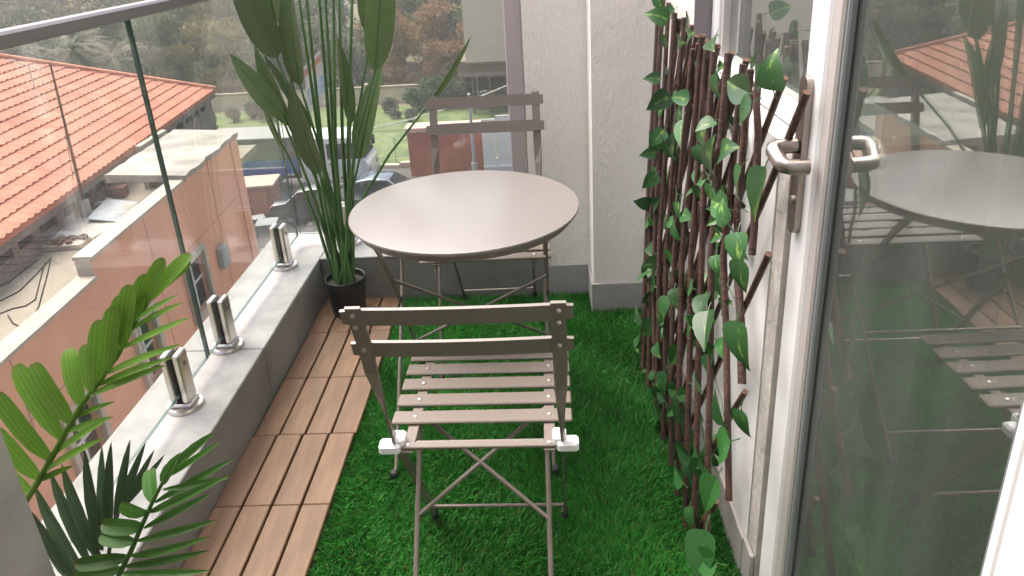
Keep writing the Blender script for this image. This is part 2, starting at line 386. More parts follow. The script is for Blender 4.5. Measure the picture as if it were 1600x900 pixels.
# right wall under the window, jamb, lintel
rw = empty('wall', (XW+.1, 1.9, FL))
MB().box(XW, .70, 1.262, 2.499, FL, 1.001).build('wall_face', M_white_smooth, rw)
MB().box(XW+.003, .70, 1.206, 1.2615, FL, 1.001).build('plaster_strip', mat('bare_plaster', (.50, .47, .43), .9, var=.12, scale=14, bump=.5, bscale=45), rw)
MB().box(XW, .70, 2.0, 2.499, 1.0015, 2.66).build('wall_face', M_white, rw)
MB().box(XW-.002, .70, 1.99, 1.9995, 1.0015, 2.66).build('window_jamb', M_jamb, rw)
MB().box(XW, .70, -1.0, 1.999, 2.2, 2.6595).build('lintel', M_white, rw)
MB().box(XW, .70, -1.0, .42, FL, 2.1995).build('wall_face', M_white, rw)
MB().box(XW-.01, XW-.0005, 1.262, 2.485, FL, .085, bev=.002).build('skirting', M_skirt, rw)
MB().box(XW-.008, XW+.002, 1.206, 1.2615, FL, .09, bev=.002).build('skirting', M_skirt, rw)
tag(rw, 'white wall under the window behind the leafy trellis', 'wall')
# window
WX = .472
wi = empty('window', (WX, 1.65, 1.02))
fy0, fy1, fz0, fz1 = 1.222, 1.988, 1.003, 2.198
MB().box(WX, WX+.06, fy0, fy1, fz0, fz0+.035, bev=.006).build('frame_rail', M_pvc, wi)
MB().box(WX, WX+.06, fy0, fy1, fz1-.055, fz1, bev=.006).build('frame_rail', M_pvc, wi)
MB().box(WX, WX+.06, fy1-.055, fy1, fz0+.0355, fz1-.0555, bev=.006).build('frame_stile', M_pvc, wi)
MB().box(WX, WX+.06, fy0, fy0+.04, fz0+.0355, fz1-.0555, bev=.006).build('frame_stile', M_pvc, wi)
MB().box(WX+.012, WX+.05, fy1-.075, fy1-.0555, fz0+.036, fz1-.056).build('glazing_bead', M_bead, wi)
MB().box(WX+.03, WX+.036, fy0+.041, fy1-.076, fz0+.036, fz1-.056).build('pane', M_mirror, wi)
tag(wi, 'white framed window above the trellis reflecting its sticks', 'window')
# door
DX, DY0, DY1 = .440, .475, 1.202
dr = empty('door', (DX, DY0, .0), 0)
SW = .080
MB().box(DX, DX+.066, DY1-SW, DY1-.003, FL+.02, 2.19, bev=.005).build('stile', M_pvc, dr)
MB().box(DX, DX+.066, DY0, DY0+SW+.01, FL+.02, 2.19, bev=.005).build('stile', M_pvc, dr)
MB().box(DX+.001, DX+.065, DY0+SW+.0105, DY1-SW-.0005, FL+.02, FL+.14, bev=.005).build('rail', M_pvc, dr)
MB().box(DX+.001, DX+.065, DY0+SW+.0105, DY1-SW-.0005, 2.07, 2.19, bev=.005).build('rail', M_pvc, dr)
for (ya, yb, yc, ye) in ((DY1-SW-.034, DY1-SW-.0008, DY1-SW-.046, DY1-SW-.0345), (DY0+SW+.0115, DY0+SW+.030, DY0+SW+.0305, DY0+SW+.038)):
    g = MB().box(DX+.004, DX+.024, ya, yb, FL+.141, 2.069, bev=.004).build('glazing_bead', M_bead if ya > .9 else M_pvc, dr)
    MB().box(DX+.009, DX+.0215, yc, ye, FL+.141, 2.069, bev=.003).build('gasket', M_gasket, dr)
MB().box(DX+.022, DX+.028, DY0+SW+.012, DY1-SW-.002, FL+.142, 2.068).build('pane', M_mirror, dr)
# handle
hy = 1.172; hz = 1.0
hp = MB()
prof = []
for i in range(17):
    a = math.pi*i/16; prof.append((math.cos(a)*.017, math.sin(a)*.017))
poly = [(x, z+.118) for x, z in prof] + [(-x, -z-.118) for x, z in prof]
Mh = Matrix(((0, 0, 1, DX-.011), (1, 0, 0, hy), (0, 1, 0, hz), (0, 0, 0, 1)))
hp.prism(poly, 0, .0105, Mh); pt = hp.build('handle_plate', M_handle, dr, smooth=30)
lv = MB().tube([(DX-.011, hy, hz+.020), (DX-.030, hy, hz+.020), (DX-.044, hy, hz+.020), (DX-.052, hy-.004, hz+.019), (DX-.055, hy-.012, hz+.017), (DX-.050, hy-.040, hz+.004), (DX-.046, hy-.047, hz+.001), (DX-.038, hy-.051, hz), (DX-.010, hy-.053, hz)], [.0125, .0130, .0125, .0125, .0125, .0128, .0130, .0130, .0128], 12).build('lever', M_handle, dr, smooth=50)
MB().lathe([(.013, 0), (.013, .003), (.0, .003)], 16, M=Matrix.Translation((DX-.0112, hy, hz+.020)) @ Matrix.Rotation(R(-90), 4, 'Y')).build('collar', M_rubber, dr)
MB().lathe([(.007, 0), (.007, .004), (.0, .004)], 14, M=Matrix.Translation((DX-.0112, hy, hz-.075)) @ Matrix.Rotation(R(-90), 4, 'Y')).build('key_cylinder', M_steel, dr)
tag(dr, 'white framed glass balcony door with nickel lever handle', 'door')
# room behind the door
struct(MB().box(.75, 3.3, -.9, -.85, FL+.001, 2.659).build('room_wall_near', M_room))
struct(MB().box(3.3, 3.38, -.9, 2.6, FL+.001, 2.659).build('room_wall_back', M_room))
struct(MB().box(.71, 3.29, 2.5, 2.6, FL+.001, 2.659).build('room_wall_far', M_room))
struct(MB().box(.71, 3.29, -.84, 2.49, FL+.001, FL+.02).build('room_floor', M_roomfloor))
cu = MB(); n = 90
for i in range(n+1):
    y = 1.05 + 1.0*i/n; x = 1.0 + .03*math.sin(i*.75) + .01*math.sin(i*.31)
    cu.v += [(x, y, FL+.03), (x, y, 2.4)]
for i in range(n): cu.face([2*i, 2*i+2, 2*i+3, 2*i+1])
tag(cu.build('curtain', M_curtain, smooth=True), 'pale curtain hanging in the room behind the window', 'curtain')

# ------------------------------------------------------------------ glass railing
GX = -1.013; GZ0, GZ1 = .228, 1.222
def pane(x0, x1, y0, y1, parent, name='glass_panel'):
    b = MB(); b.box(x0, x1, y0, y1, GZ0, GZ1)
    thin_x = (x1-x0) < (y1-y0)
    b.mi = [1, 1, 0 if not thin_x else 1, 0 if thin_x else 1, 0 if not thin_x else 1, 0 if thin_x else 1]
    return b.build(name, [M_glass, M_edge], parent)
rl = empty('glass_railing', (GX, 1.9, .18))
pane(GX-.005, GX+.005, .975, 1.868, rl); pane(GX-.005, GX+.005, 1.878, 2.795, rl)
MB().box(GX-.024, GX+.024, .97, 2.83, 1.215, 1.247, bev=.006).build('handrail', M_alu, rl)
tag(rl, 'frameless glass railing with grey metal handrail on the long ledge', 'railing')
rl2 = empty('glass_railing', (-.55, 2.812, .18))
pane(-1.005, -.105, 2.807, 2.817, rl2)
MB().box(-.988, -.102, 2.788, 2.836, 1.215, 1.247, bev=.006).build('handrail', M_alu, rl2)
tag(rl2, 'short glass railing across the end of the balcony behind the tall plant', 'railing')
def spigot(x, y, rz, label):
    s = empty('spigot', (x, y, .1805), rz)
    MB().lathe([(.0, 0), (.050, 0), (.050, .006), (.047, .011), (.0, .012)], 28).build('base_disc', M_steel, s, smooth=30, world=False)
    MB().box(-.031, .031, -.03, .03, .0115, .024, bev=.004).build('foot', M_steel, s, world=False)
    for sx in (-1, 1):
        jw = MB().box(min(sx*.0075, sx*.0265), max(sx*.0075, sx*.0265), -.026, .026, .0235, .175, bev=.004).build('clamp_jaw', M_steel, s, world=False)
        MB().box(min(sx*.0056, sx*.0073), max(sx*.0056, sx*.0073), -.025, .025, .03, .174).build('gasket', M_rubber, jw, world=False)
        if sx > 0: MB().lathe([(.007, 0), (.007, .0015), (0, .0015)], 12, M=Matrix.Translation((.0266, 0, .14)) @ Matrix.Rotation(R(90), 4, 'Y')).build('screw', M_alu, s, world=False)
    tag(s, label, 'spigot', 'steel clamps holding the glass railing')
spigot(GX, 2.60, 0, 'steel glass clamp on the ledge near the potted plant')
spigot(GX, 2.005, 0, 'steel glass clamp just past the gap between the two panes')
spigot(GX, 1.695, 0, 'steel glass clamp on the ledge beside the bright frond tips')
spigot(-.80, 2.812, R(90), 'steel glass clamp behind the plant pot')
spigot(-.27, 2.812, R(90), 'steel glass clamp behind the table')

# ------------------------------------------------------------------ deck tiles
TW = .3165; pitch = TW/4
slat_cache = {}
def slat_mesh(L):
    k = round(L, 3)
    if k not in slat_cache: slat_cache[k] = MB().box(-pitch/2+.003, pitch/2-.003, -L/2, L/2, -.020, 0, bev=.0025).mesh('slat', M_wood)
    return slat_cache[k]
ys = [2.655, 2.384, 2.085, 1.788, 1.497, 1.2, .903, .606, .31, 0.01]
for i in range(len(ys)-1):
    y1, y0 = ys[i], ys[i+1]; L = y1-y0-.0016; dx = (.0, .004, .004, -.002, -.002, .002, .002, 0, 0)[i]
    t = empty('deck_tile', (-.7345+dx, (y0+y1)/2, FL))
    MB().box(-TW/2+.006, TW/2-.006, -L/2+.004, L/2-.004, .0005, .0098).build('base_grid', M_deckbase, t, world=False)
    for k in range(4):
        o = inst('slat', slat_mesh(L), t, Matrix.Translation(((k-1.5)*pitch, 0, -FL + random.uniform(-.0008, .0008))))
    if i == 0: tag(t, 'brown wood deck tile under the black plant pot', 'deck tile')
    elif i == 1: tag(t, 'brown wood deck tile next to the one under the pot', 'deck tile', 'brown deck tiles in a row along the ledge')
    else: tag(t, 'brown wood deck tile of four slats further along the row from the plant pot', 'deck tile', 'brown deck tiles in a row along the ledge')

# ------------------------------------------------------------------ artificial grass
def grass_mat():
    M = bpy.data.materials.new('turf'); M.use_nodes = True; t = M.node_tree; b = t.nodes['Principled BSDF']
    at = t.nodes.new('ShaderNodeAttribute'); at.attribute_name = 'tint'; at.attribute_type = 'GEOMETRY'
    t.links.new(at.outputs['Color'], b.inputs['Base Color']); b.inputs['Roughness'].default_value = .5; b.inputs['Specular IOR Level'].default_value = .3
    tr = t.nodes.new('ShaderNodeBsdfTranslucent'); ms = t.nodes.new('ShaderNodeMixShader'); ms.inputs[0].default_value = .25
    t.links.new(at.outputs['Color'], tr.inputs[0]); out = t.nodes['Material Output']
    t.links.new(b.outputs[0], ms.inputs[1]); t.links.new(tr.outputs[0], ms.inputs[2]); t.links.new(ms.outputs[0], out.inputs[0])
    return M
def blades(N, xs, ysr, z0, hmin, hmax, wid):
    x = rng.uniform(xs[0], xs[1], N); y = rng.uniform(ysr[0], ysr[1], N)
    # slow swirl of the pile direction
    ph = 2.4*np.sin(x*5.1+1.3)*np.cos(y*3.7) + 1.1*np.sin(x*13+y*9)
    a = ph + rng.normal(0, 1.1, N); lean = rng.uniform(.25, 1.15, N); h = rng.uniform(hmin, hmax, N)*(1+.18*np.sin(x*9+2)*np.sin(y*7))
    tw = rng.uniform(0, 2*np.pi, N); wx = np.cos(tw)*wid/2; wy = np.sin(tw)*wid/2
    dx = np.cos(a); dy = np.sin(a)
    m1 = .5*h; l1 = lean*.35*h; l2 = lean*.95*h; zt = h*np.sqrt(np.clip(1-.62*lean*lean*.75, .12, 1))
    V = np.zeros((N, 5, 3))
    V[:, 0] = np.stack([x-wx, y-wy, np.full(N, z0)], 1); V[:, 1] = np.stack([x+wx, y+wy, np.full(N, z0)], 1)
    V[:, 2] = np.stack([x+wx+dx*l1, y+wy+dy*l1, z0+m1], 1); V[:, 3] = np.stack([x-wx+dx*l1, y-wy+dy*l1, z0+m1], 1)
    V[:, 4] = np.stack([x+dx*l2, y+dy*l2, z0+zt], 1)
    base = np.arange(N)*5
    F = np.empty((N, 7), dtype=np.int64)
    F[:, 0] = base; F[:, 1] = base+1; F[:, 2] = base+2; F[:, 3] = base+3; F[:, 4] = base+3; F[:, 5] = base+2; F[:, 6] = base+4
    return V.reshape(-1, 3), F.reshape(-1)
def blade_object(name, sets, M):
    Vs = []; Fs = []; off = 0; ct = 0
    for (N, xs, ysr, z0, h0, h1, wid) in sets:
        V, F = blades(N, xs, ysr, z0, h0, h1, wid); Vs.append(V); Fs.append(F+off); off += len(V); ct += N
    V = np.concatenate(Vs); F = np.concatenate(Fs)
    me = bpy.data.meshes.new(name); me.vertices.add(len(V)); me.vertices.foreach_set('co', V.astype(np.float32).ravel())
    me.loops.add(len(F)); me.loops.foreach_set('vertex_index', F.astype(np.int32))
    ls = np.empty(ct*2, dtype=np.int32); ls[0::2] = np.arange(ct)*7; ls[1::2] = np.arange(ct)*7+4
    me.polygons.add(ct*2); me.polygons.foreach_set('loop_start', ls)
    me.update(calc_edges=True)
    r = rng.random(ct); kind = rng.random(ct)
    c = np.stack([.014+.026*r, .115+.15*r, .012+.02*r], 1)
    bx_ = np.concatenate([V_.reshape(-1, 5, 3)[:, 0, :2] for V_ in Vs]); tone = 1 + .16*np.sin(bx_[:, 0]*7+1.1*np.sin(bx_[:, 1]*5)) * np.cos(bx_[:, 1]*4.3+.7) + .10*np.sin(bx_[:, 0]*23+bx_[:, 1]*17)
    c = c*tone[:, None]
    c[kind > .86] = c[kind > .86]*np.array([2.4, 1.55, 1.7])
    c[kind < .05] = np.array([.12, .13, .03])
    cc = np.ones((ct, 5, 4), dtype=np.float32); cc[:, :, :3] = c[:, None, :]
    at = me.color_attributes.new('tint', 'FLOAT_COLOR', 'POINT'); at.data.foreach_set('color', cc.ravel())
    me.materials.append(M); o = bpy.data.objects.new(name, me); COL.objects.link(o); return o
gm = grass_mat()
tb = MB().box(-.5755, XW-.011, .0, 2.655, FL+.0005, FL+.004).build('turf_mat', mat('turf_backing', (.01, .035, .01), .9)); struct(tb)
go = blade_object('artificial_grass', [(125000, (-.577, XW-.015), (1.0, 2.650), FL+.003, .020, .034, .0026), (16000, (-.572, XW-.015), (.15, 1.0), FL+.003, .022, .042, .0034), (2600, (-.892, -.886), (.1, 2.64), FL+.003, .022, .034, .002)], gm)
tag(go, 'bright green artificial grass covering the balcony floor', 'grass', kind='stuff')

# ------------------------------------------------------------------ folding chairs
def make_chair(name, label):
    c = empty(name, (0, 0, 0))
    B = lambda mb, n, m, p=c, sm=False: mb.build(n, m, p, smooth=sm, world=False)
    # uprights: flat bar, turned a quarter below the rails, running down to the front feet
    path = [(-.222, .832), (-.183, .734), (-.167, .672), (-.142, .61), (-.111, .528), (-.073, .446), (.02, .30), (.195, .012)]
    tw = [0, 0, .12, .45, .8, 1, 1, 1]
    for sx in (-1, 1):
        x = .165*sx
        pts = [(x, y, z) for y, z in path]
        dirs = [Vector((1, 0, 0))*math.cos(t*math.pi/2) + Vector((0, 1, .3))*math.sin(t*math.pi/2)*sx for t in tw]
        u = MB().bar(pts, (.025, .0055), dirs); up = B(u, 'upright', M_taupe)
        for (yy, zz) in ((-.2215, .818), (-.2165, .806-.012), (-.190, .735)):
            B(MB().lathe([(.0045, 0), (.004, .002), (0, .0028)], 10, M=Matrix.Translation((x, yy-.0035+(.0), zz)) @ Matrix.Rotation(R(90), 4, 'X')), 'rivet', M_rivet, up)
        B(MB().box(x-.008, x+.008, .18, .206, .0, .022, bev=.004), 'foot_cap', M_rubber)
    # back rails: slightly curved boards in front of the uprights
    for (yy, zz) in ((-.2125, .808), (-.180, .728)):
        r = MB(); k = 10; b0 = 0; h = .0185; n = Vector((0, 1, .34)).normalized(); upv = Vector((0, -.34, 1)).normalized()
        for i in range(k+1):
            x = -.189 + .378*i/k; cv = -.006*(1-(2*i/k-1)**2); hh = h if 0 < i < k else h-.004
            p = Vector((x, yy+cv, zz))
            for (a, t) in ((-1, 0), (1, 0), (1, 1), (-1, 1)): r.v.append(tuple(p + upv*a*hh + n*t*.006))
        for i in range(k):
            for j in range(4): r.face([i*4+j, i*4+(j+1) % 4, (i+1)*4+(j+1) % 4, (i+1)*4+j])
        r.face([3, 2, 1, 0]); r.face([k*4, k*4+1, k*4+2, k*4+3])
        B(r, 'back_rail', M_taupe)
    # seat
    for sx in (-1, 1):
        B(MB().box(sx*.139-.011, sx*.139+.011, -.098, .262, .438, .4435, bev=.001), 'seat_bar', M_taupe)
        B(MB().tube([(sx*.139, .24, .4365), (sx*.139, .26, .43), (sx*.139, .265, .42)], .004, 6), 'seat_bar_hook', M_taupe)
    for i, yy in enumerate((.238, .181, .123, .064, .004)):
        s = B(MB().box(-.186, .186, yy-.0205, yy+.0205, .444, .4505, bev=.0022), 'seat_slat', M_taupe)
        for sx in (-1, 1): B(MB().lathe([(.005, 0), (.0042, .002), (0, .003)], 10, c=(sx*.139, yy, .4506)), 'rivet', M_rivet, s)
    rb = B(MB().box(-.152, .152, -.094, -.076, .444, .4505, bev=.0015), 'seat_rear_bar', M_taupe)
    for sx in (-1, 1): B(MB().lathe([(.005, 0), (.0042, .002), (0, .003)], 10, c=(sx*.139, -.085, .4506)), 'rivet', M_rivet, rb)
    B(MB().tube([(-.15, -.062, .436), (.15, -.062, .436)], .0045, 8), 'cross_rod', M_taupe)
    for sx in (-1, 1):
        a, d = sorted((sx*.153, sx*.196))
        q = MB().box(a, d, -.098, -.068, .434, .457, bev=.005)
        a, d = sorted((sx*.145, sx*.172)); q.box(a, d, -.09, -.055, .4345, .466, bev=.005)
        B(q, 'hinge_clip', M_clip)
    # rear leg rods
    y0, z0, y1, z1 = .03, .44, -.36, .008
    P = lambda x, z: (x, y0 + (y1-y0)*(z0-z)/(z0-z1), z)
    for sx in (-1, 1):
        B(MB().tube([P(sx*.133, .44), P(sx*.133, .2), P(sx*.133, .008)], .0052, 8), 'leg_rod', M_taupe)
        B(MB().lathe([(.009, 0), (.009, .02), (.006, .024)], 10, c=(sx*.133, -.352, 0)), 'foot_cap', M_rubber)
    for sx in (-1, 1): B(MB().tube([P(sx*.130, .285), P(0, .362), P(-sx*.130, .437)] if sx > 0 else [Vector(P(sx*.130, .285))+Vector((0, .006, .006)), Vector(P(0, .362))+Vector((0, .006, .006)), Vector(P(-sx*.130, .437))+Vector((0, .006, .006))], .0045, 8), 'cross_brace', M_taupe)
    B(MB().tube([P(-.133, .05), P(.133, .05)], .0045, 8), 'stretcher', M_taupe)
    B(MB().tube([(-.165, .157, .068), (.165, .157, .068)], .0045, 8), 'stretcher', M_taupe)
    tag(c, label, 'chair', 'folding bistro chairs'); return c
ch = make_chair('folding_chair', 'taupe slatted folding chair pushed up to the round table, its back rails over the lawn')
ch.location = (-.137, 1.2505, -.006); ch.rotation_euler = (0, 0, R(-1.2))
c2 = copy_tree(ch); c2['label'] = 'taupe folding chair between the round table and the white end wall'
c2.location = (-.172, 2.26, -.008); c2.rotation_euler = (0, 0, R(180.5)); c2.scale = (1.07, 1.04, 1.03)

# ------------------------------------------------------------------ round table
TC = Vector((-.195, 1.782, -.008)); tz = .71 - TC.z
tbz = empty('bistro_table', TC)
TB = lambda mb, n, m, sm=False: mb.build(n, m, tbz, smooth=sm, world=False)
TB(MB().lathe([(.0, tz-.012), (.288, tz-.012), (.296, tz-.010), (.2985, tz-.005), (.2975, tz-.001), (.294, tz), (.0, tz)], 72, cap0=False, cap1=False), 'table_top', M_top, 35)
TB(MB().lathe([(.276, tz-.030), (.28, tz-.030), (.28, tz-.0125), (.276, tz-.0125)], 60, cap0=False, cap1=False), 'apron_ring', M_taupe, 35)
wy = lambda y: y - TC.y
wz = lambda z: z - TC.z
fl = [(1.66, .683), (1.70, .655), (1.755, .60), (1.80, .545), (1.815, .52), (1.875, .455), (1.94, .365), (2.04, .215), (2.175, .0)]
rd = [(1.985, .683), (2.012, .62), (2.0, .56), (2.012, .50), (2.012, .44), (1.962, .366), (1.829, .225), (1.70, .09), (1.60, -.01)]
for sx in (-1, 1):
    x = sx*.222 - .012
    pts = [(x, wy(y), max(.004, wz(z))) for y, z in fl]
    TB(MB().bar(pts, (.020, .005), [(0, 1, .8)]*len(pts)), 'leg', M_taupe)
    pts = [(x*.98, wy(y), max(.006, wz(z))) for y, z in rd]
    TB(MB().tube(pts, .0055, 8), 'leg_rod', M_taupe, 60)
    for yy in (2.175, 1.60): TB(MB().box(x-.009, x+.009, wy(yy)-.012, wy(yy)+.012, 0, .02, bev=.004), 'foot_cap', M_rubber)
    TB(MB().lathe([(.007, -.006), (.007, .006)], 10, M=Matrix.Translation((x, wy(1.95), wz(.36))) @ Matrix.Rotation(R(90), 4, 'Y')), 'pivot', M_rubber)
xl, xr = -.222-.012, .222-.012
TB(MB().tube([(xl, wy(1.88), wz(.455)), (xr, wy(2.105), wz(.12))], .0048, 8), 'cross_brace', M_taupe)
TB(MB().tube([(xr, wy(1.872), wz(.455)), (xl, wy(2.097), wz(.12))], .0048, 8), 'cross_brace', M_taupe)
TB(MB().tube([(xl, wy(1.655), wz(.045)), (xr, wy(1.655), wz(.045))], .0045, 8), 'stretcher', M_taupe)
TB(MB().tube([(xl, wy(1.845), wz(.245)), (xr, wy(1.845), wz(.245))], .0045, 8), 'stretcher', M_taupe)
tag(tbz, 'round taupe metal bistro table with folding legs', 'table')
# ------------------------------------------------------------------ trellis with leaves
M_stick = mat('willow_brown', (.05, .022, .016), .55, var=.35, scale=30, col2=(.085, .04, .029), bump=.35, bscale=120)
M_stickend = mat('willow_cut', (.12, .065, .045), .8)
M_vine = leaf_mat('vine_leaf', (.016, .075, .018), (.034, .12, .028), rough=.33, trans=.08, streak=(.17, .28, .06), obj_var=.4)
M_twig = mat('twig_green', (.04, .09, .03), .6)
TN = Vector((1, 0, -.070)); T0 = Vector((.335, 0, 0))
def tp(px, py, off=0): return on_plane(px, py, T0, TN) + Vector((off, 0, 0))
def tyz(y, z, off=0): return Vector((.335 + .070*z + off, y, z))
tr = empty('leafy_trellis', (.335, 1.7, FL))
def wob(pts, n=7, amp=.004):
    out = []
    for i in range(n):
        t = i/(n-1)*(len(pts)-1); k = min(int(t), len(pts)-2); f = t-k
        p = pts[k].lerp(pts[k+1], f); e = 0 if i in (0, n-1) else 1
        out.append(p + Vector((random.uniform(-1, 1)*amp*.6, random.uniform(-1, 1)*amp, 0))*e)
    return out
def stick(pts, r):
    b = MB(); q = wob(pts); b.tube(q, [r*random.uniform(.9, 1.08) for _ in q], 7)
    b.mi[-1] = 1; b.mi[-2] = 1
    b.build('stick', [M_stick, M_stickend], tr, smooth=60)
front = [[(1035, -12), (1013, 401), (1009, 585)], [(1041, -6), (1019, 401), (1018, 612)], [(1050, 4), (1026, 401), (1027, 615)], [(1060, 20), (1035, 401), (1031, 650)],
         [(1075, 27), (1047, 401), (1042, 687)], [(1089, 76), (1058, 401), (1055, 726)], [(1104, 57), (1071, 401), (1065, 774)], [(1112, 66), (1086, 401), (1077, 829)],
         [(1123, 70), (1102, 401), (1090, 880)], [(1146, 83), (1118, 401), (1111, 930)], [(1169, 100), (1138, 401), (1147, 782)], [(1181, 108), (1159, 330), (1168, 600)], [(1195, 112), (1184, 398)]]
for k, f in enumerate(front):
    pts = [tp(x, y, -.010) for x, y in f]
    for p in pts: p.z = max(p.z, FL+.006)
    stick(pts, random.uniform(.0070, .0084))
for (y0, z0) in [(1.128, 1.118), (1.178, .822), (1.186, .530), (1.25, .205)] + [(1.235+.112*k, 1.12-.004*k) for k in range(9)]:
    z1 = FL+.01; y1 = y0 + (z0-z1)*.56
    if y1 > 2.26: z1 = z0 - (2.26-y0)/.56; y1 = 2.26
    stick([tyz(y0, z0, .006), tyz((y0+y1)/2, (z0+z1)/2, .006), tyz(y1, z1, .006)], random.uniform(.0062, .0074))
for k in range(9):      # steeper back sticks in the closed-up far half
    y0 = 1.52 + .075*k + random.uniform(-.02, .02); z0 = 1.10 + random.uniform(-.05, .03); y1 = min(2.25, y0 + .22)
    stick([tyz(y0, z0, .004), tyz((y0+y1)/2, z0*.5, .004), tyz(y1, FL+.01, .004)], random.uniform(.006, .007))
# pothos-like leaves: three shared shapes
HP = [(0, .10), (.03, .62), (.10, .92), (.22, 1.0), (.40, .92), (.58, .70), (.75, .42), (.90, .16), (1, .01)]
vl = []
for (L, W, bend, fold) in ((.078, .058, .7, .22), (.086, .055, .25, .38), (.070, .056, 1.1, .12)):
    b = MB(); b.leaf((0, 0, 0), (0, 1, 0), (0, 0, 1), L, W, bend, fold, HP)
    # short stalk
    k = len(b.v); b.tube([(0, -.022, -.004), (0, -.008, 0), (0, .004, .0005)], .0011, 5); 
    vl.append(b.mesh('leaf', M_vine, smooth=True))
def vleaf(p, d, n, s=1.0, kind=None):
    me = vl[random.randrange(3) if kind is None else kind]
    o = inst('leaf', me, tr, Matrix.Translation(-wloc(tr)) @ frame(p, d, n) @ Matrix.Scale(s*.84, 4)); return o
def rdir(a, s): return a + random.gauss(0, s)
keyl = [(1030, 28, -.9, .3, 1.1), (1046, 8, -.2, .6, 1), (1018, 122, -1, .1, .8), (1032, 148, -.9, -.5, 1.1), (1024, 203, -.7, -.7, .95), (1010, 238, -1, -.1, .8), (1013, 272, -.6, -.5, .9), (1003, 318, -.9, .1, .95),
        (1020, 408, -1, -.1, 1.1), (1020, 440, -.9, .2, .9), (1008, 460, -.8, -.6, .8), (1010, 500, -.6, -.7, 1.15), (1005, 535, -.8, -.3, 1.1), (1018, 585, -.8, -.1, 1), (1075, 65, .8, .1, 1.1), (1095, 58, .9, .3, 1.15), (1085, 185, .5, -.6, 1.1),
        (1065, 225, -.3, -.9, 1.1), (1130, 270, .3, .9, 1.6), (1150, 240, .8, .6, 1.25), (1128, 290, -.2, -.9, 1.1), (1118, 225, .2, .8, .9), (1160, 348, -.5, .5, 1.15), (1165, 362, .5, -.7, 1.1), (1190, 145, -.9, .1, 1.35),
        (1214, 128, .5, .4, 1.05), (1240, 140, .15, 1, 1.15), (1205, 160, -.4, -.4, 1.2), (1212, 260, .1, -1, 1.45), (1180, 262, -.3, -.9, 1.25), (1125, 485, .6, -.4, 1.3), (1100, 510, -.8, -.2, 1.25), (1110, 500, .7, .5, 1.1),
        (1173, 500, .4, -.9, 1.5), (1190, 405, .1, -.9, 1.2), (1090, 450, -.8, -.2, 1), (1170, 640, .3, -.9, 1.25), (1165, 690, -.5, -.7, 1.35), (1150, 665, -.4, .7, 1.1), (1145, 745, .1, -1, 1.35), (1130, 735, -.4, -.7, 1.1),
        (1095, 715, -.7, -.2, 1.2), (1080, 755, -.8, -.1, 1.2), (1090, 790, .5, -.4, 1.2), (1125, 828, .6, -.8, 1.7), (1135, 880, -.4, -.3, 1.3), (1118, 860, .3, -.7, 1.2), (1060, 760, -.5, -.6, 1.1), (1040, 650, -.6, -.6, 1.1), (1020, 620, -.7, -.5, 1.1), (1030, 560, -.3, -.8, 1.2)]
VY = Vector((0, -1, 0)); VZ = Vector((0, 0, 1)); VXn = Vector((-1, 0, 0))
for (px, py, dx, dz, s) in keyl:
    if px <= 1032:      # leaves sticking out from the far end of the trellis
        p = at_y(px+14, py, random.uniform(2.0, 2.16)); p.z = max(p.z, .02)
        vleaf(p, Vector((dx, -.2, dz)), Vector((random.uniform(-.5, .2), -1, random.uniform(0, .6))), s*random.uniform(.95, 1.1)); continue
    p = tp(px, py, random.uniform(-.035, -.012))
    # image right is towards the camera along the trellis; image up is up
    d = VY*dx + VZ*dz + VXn*random.uniform(.05, .35)
    n = VXn*1.0 + VY*random.uniform(-.1, .8) + VZ*random.uniform(.0, .5)
    vleaf(p, d, n, s*random.uniform(.9, 1.05))
for k in range(175):
    y = random.uniform(1.32, 2.24); z = random.uniform(.02, 1.14)
    if random.random() < .25: z = random.uniform(.0, .5)
    off = random.choice((-.018, -.006, .012, .016, .02))
    d = VY*random.gauss(0, .7) + VZ*random.gauss(-.35, .6) + VXn*random.uniform(-.1, .5)
    n = VXn + VY*random.uniform(-.3, .9) + VZ*random.uniform(-.1, .6)
    vleaf(tyz(y, z, off), d, n, random.uniform(.75, 1.2))
for k in range(12):
    y = random.uniform(1.5, 2.1); z = random.uniform(.1, 1.0); pts = []
    for i in range(6): pts.append(tyz(y - .05*i + random.uniform(-.015, .015), z - .03*i + random.uniform(-.03, .03), random.uniform(-.015, .03)))
    MB().tube(pts, .0012, 5).build('tendril', M_twig, tr, smooth=60)
tag(tr, 'brown willow trellis with green ivy leaves leaning on the right wall', 'trellis')

# ------------------------------------------------------------------ tall potted plant
M_bop = leaf_mat('paradise_leaf', (.055, .095, .03), (.085, .135, .045), rough=.36, trans=.14, obj_var=.3)
M_stem = mat('plant_stem', (.045, .12, .03), .45, var=.2, scale=20, col2=(.09, .2, .05), stretch=(1, 1, .1))
PC = Vector((-.765, 2.545, .0003))
pt = empty('tall_potted_plant', PC)
pot = MB().lathe([(.0, 0), (.060, 0), (.064, .004), (.074, .12), (.0765, .128), (.079, .130), (.079, .150), (.0765, .1525), (.073, .150), (.071, .125), (.0, .118)], 40, cap0=False, cap1=False).build('pot', M_pot, pt, smooth=35, world=False)
MB().lathe([(.0, .129), (.070, .129)], 32, cap0=False, cap1=False).build('soil', M_soil, pt, world=False)
BP = [(0, .10), (.04, .45), (.10, .72), (.22, .95), (.38, 1.0), (.55, .92), (.72, .70), (.86, .42), (.95, .18), (1, .01)]
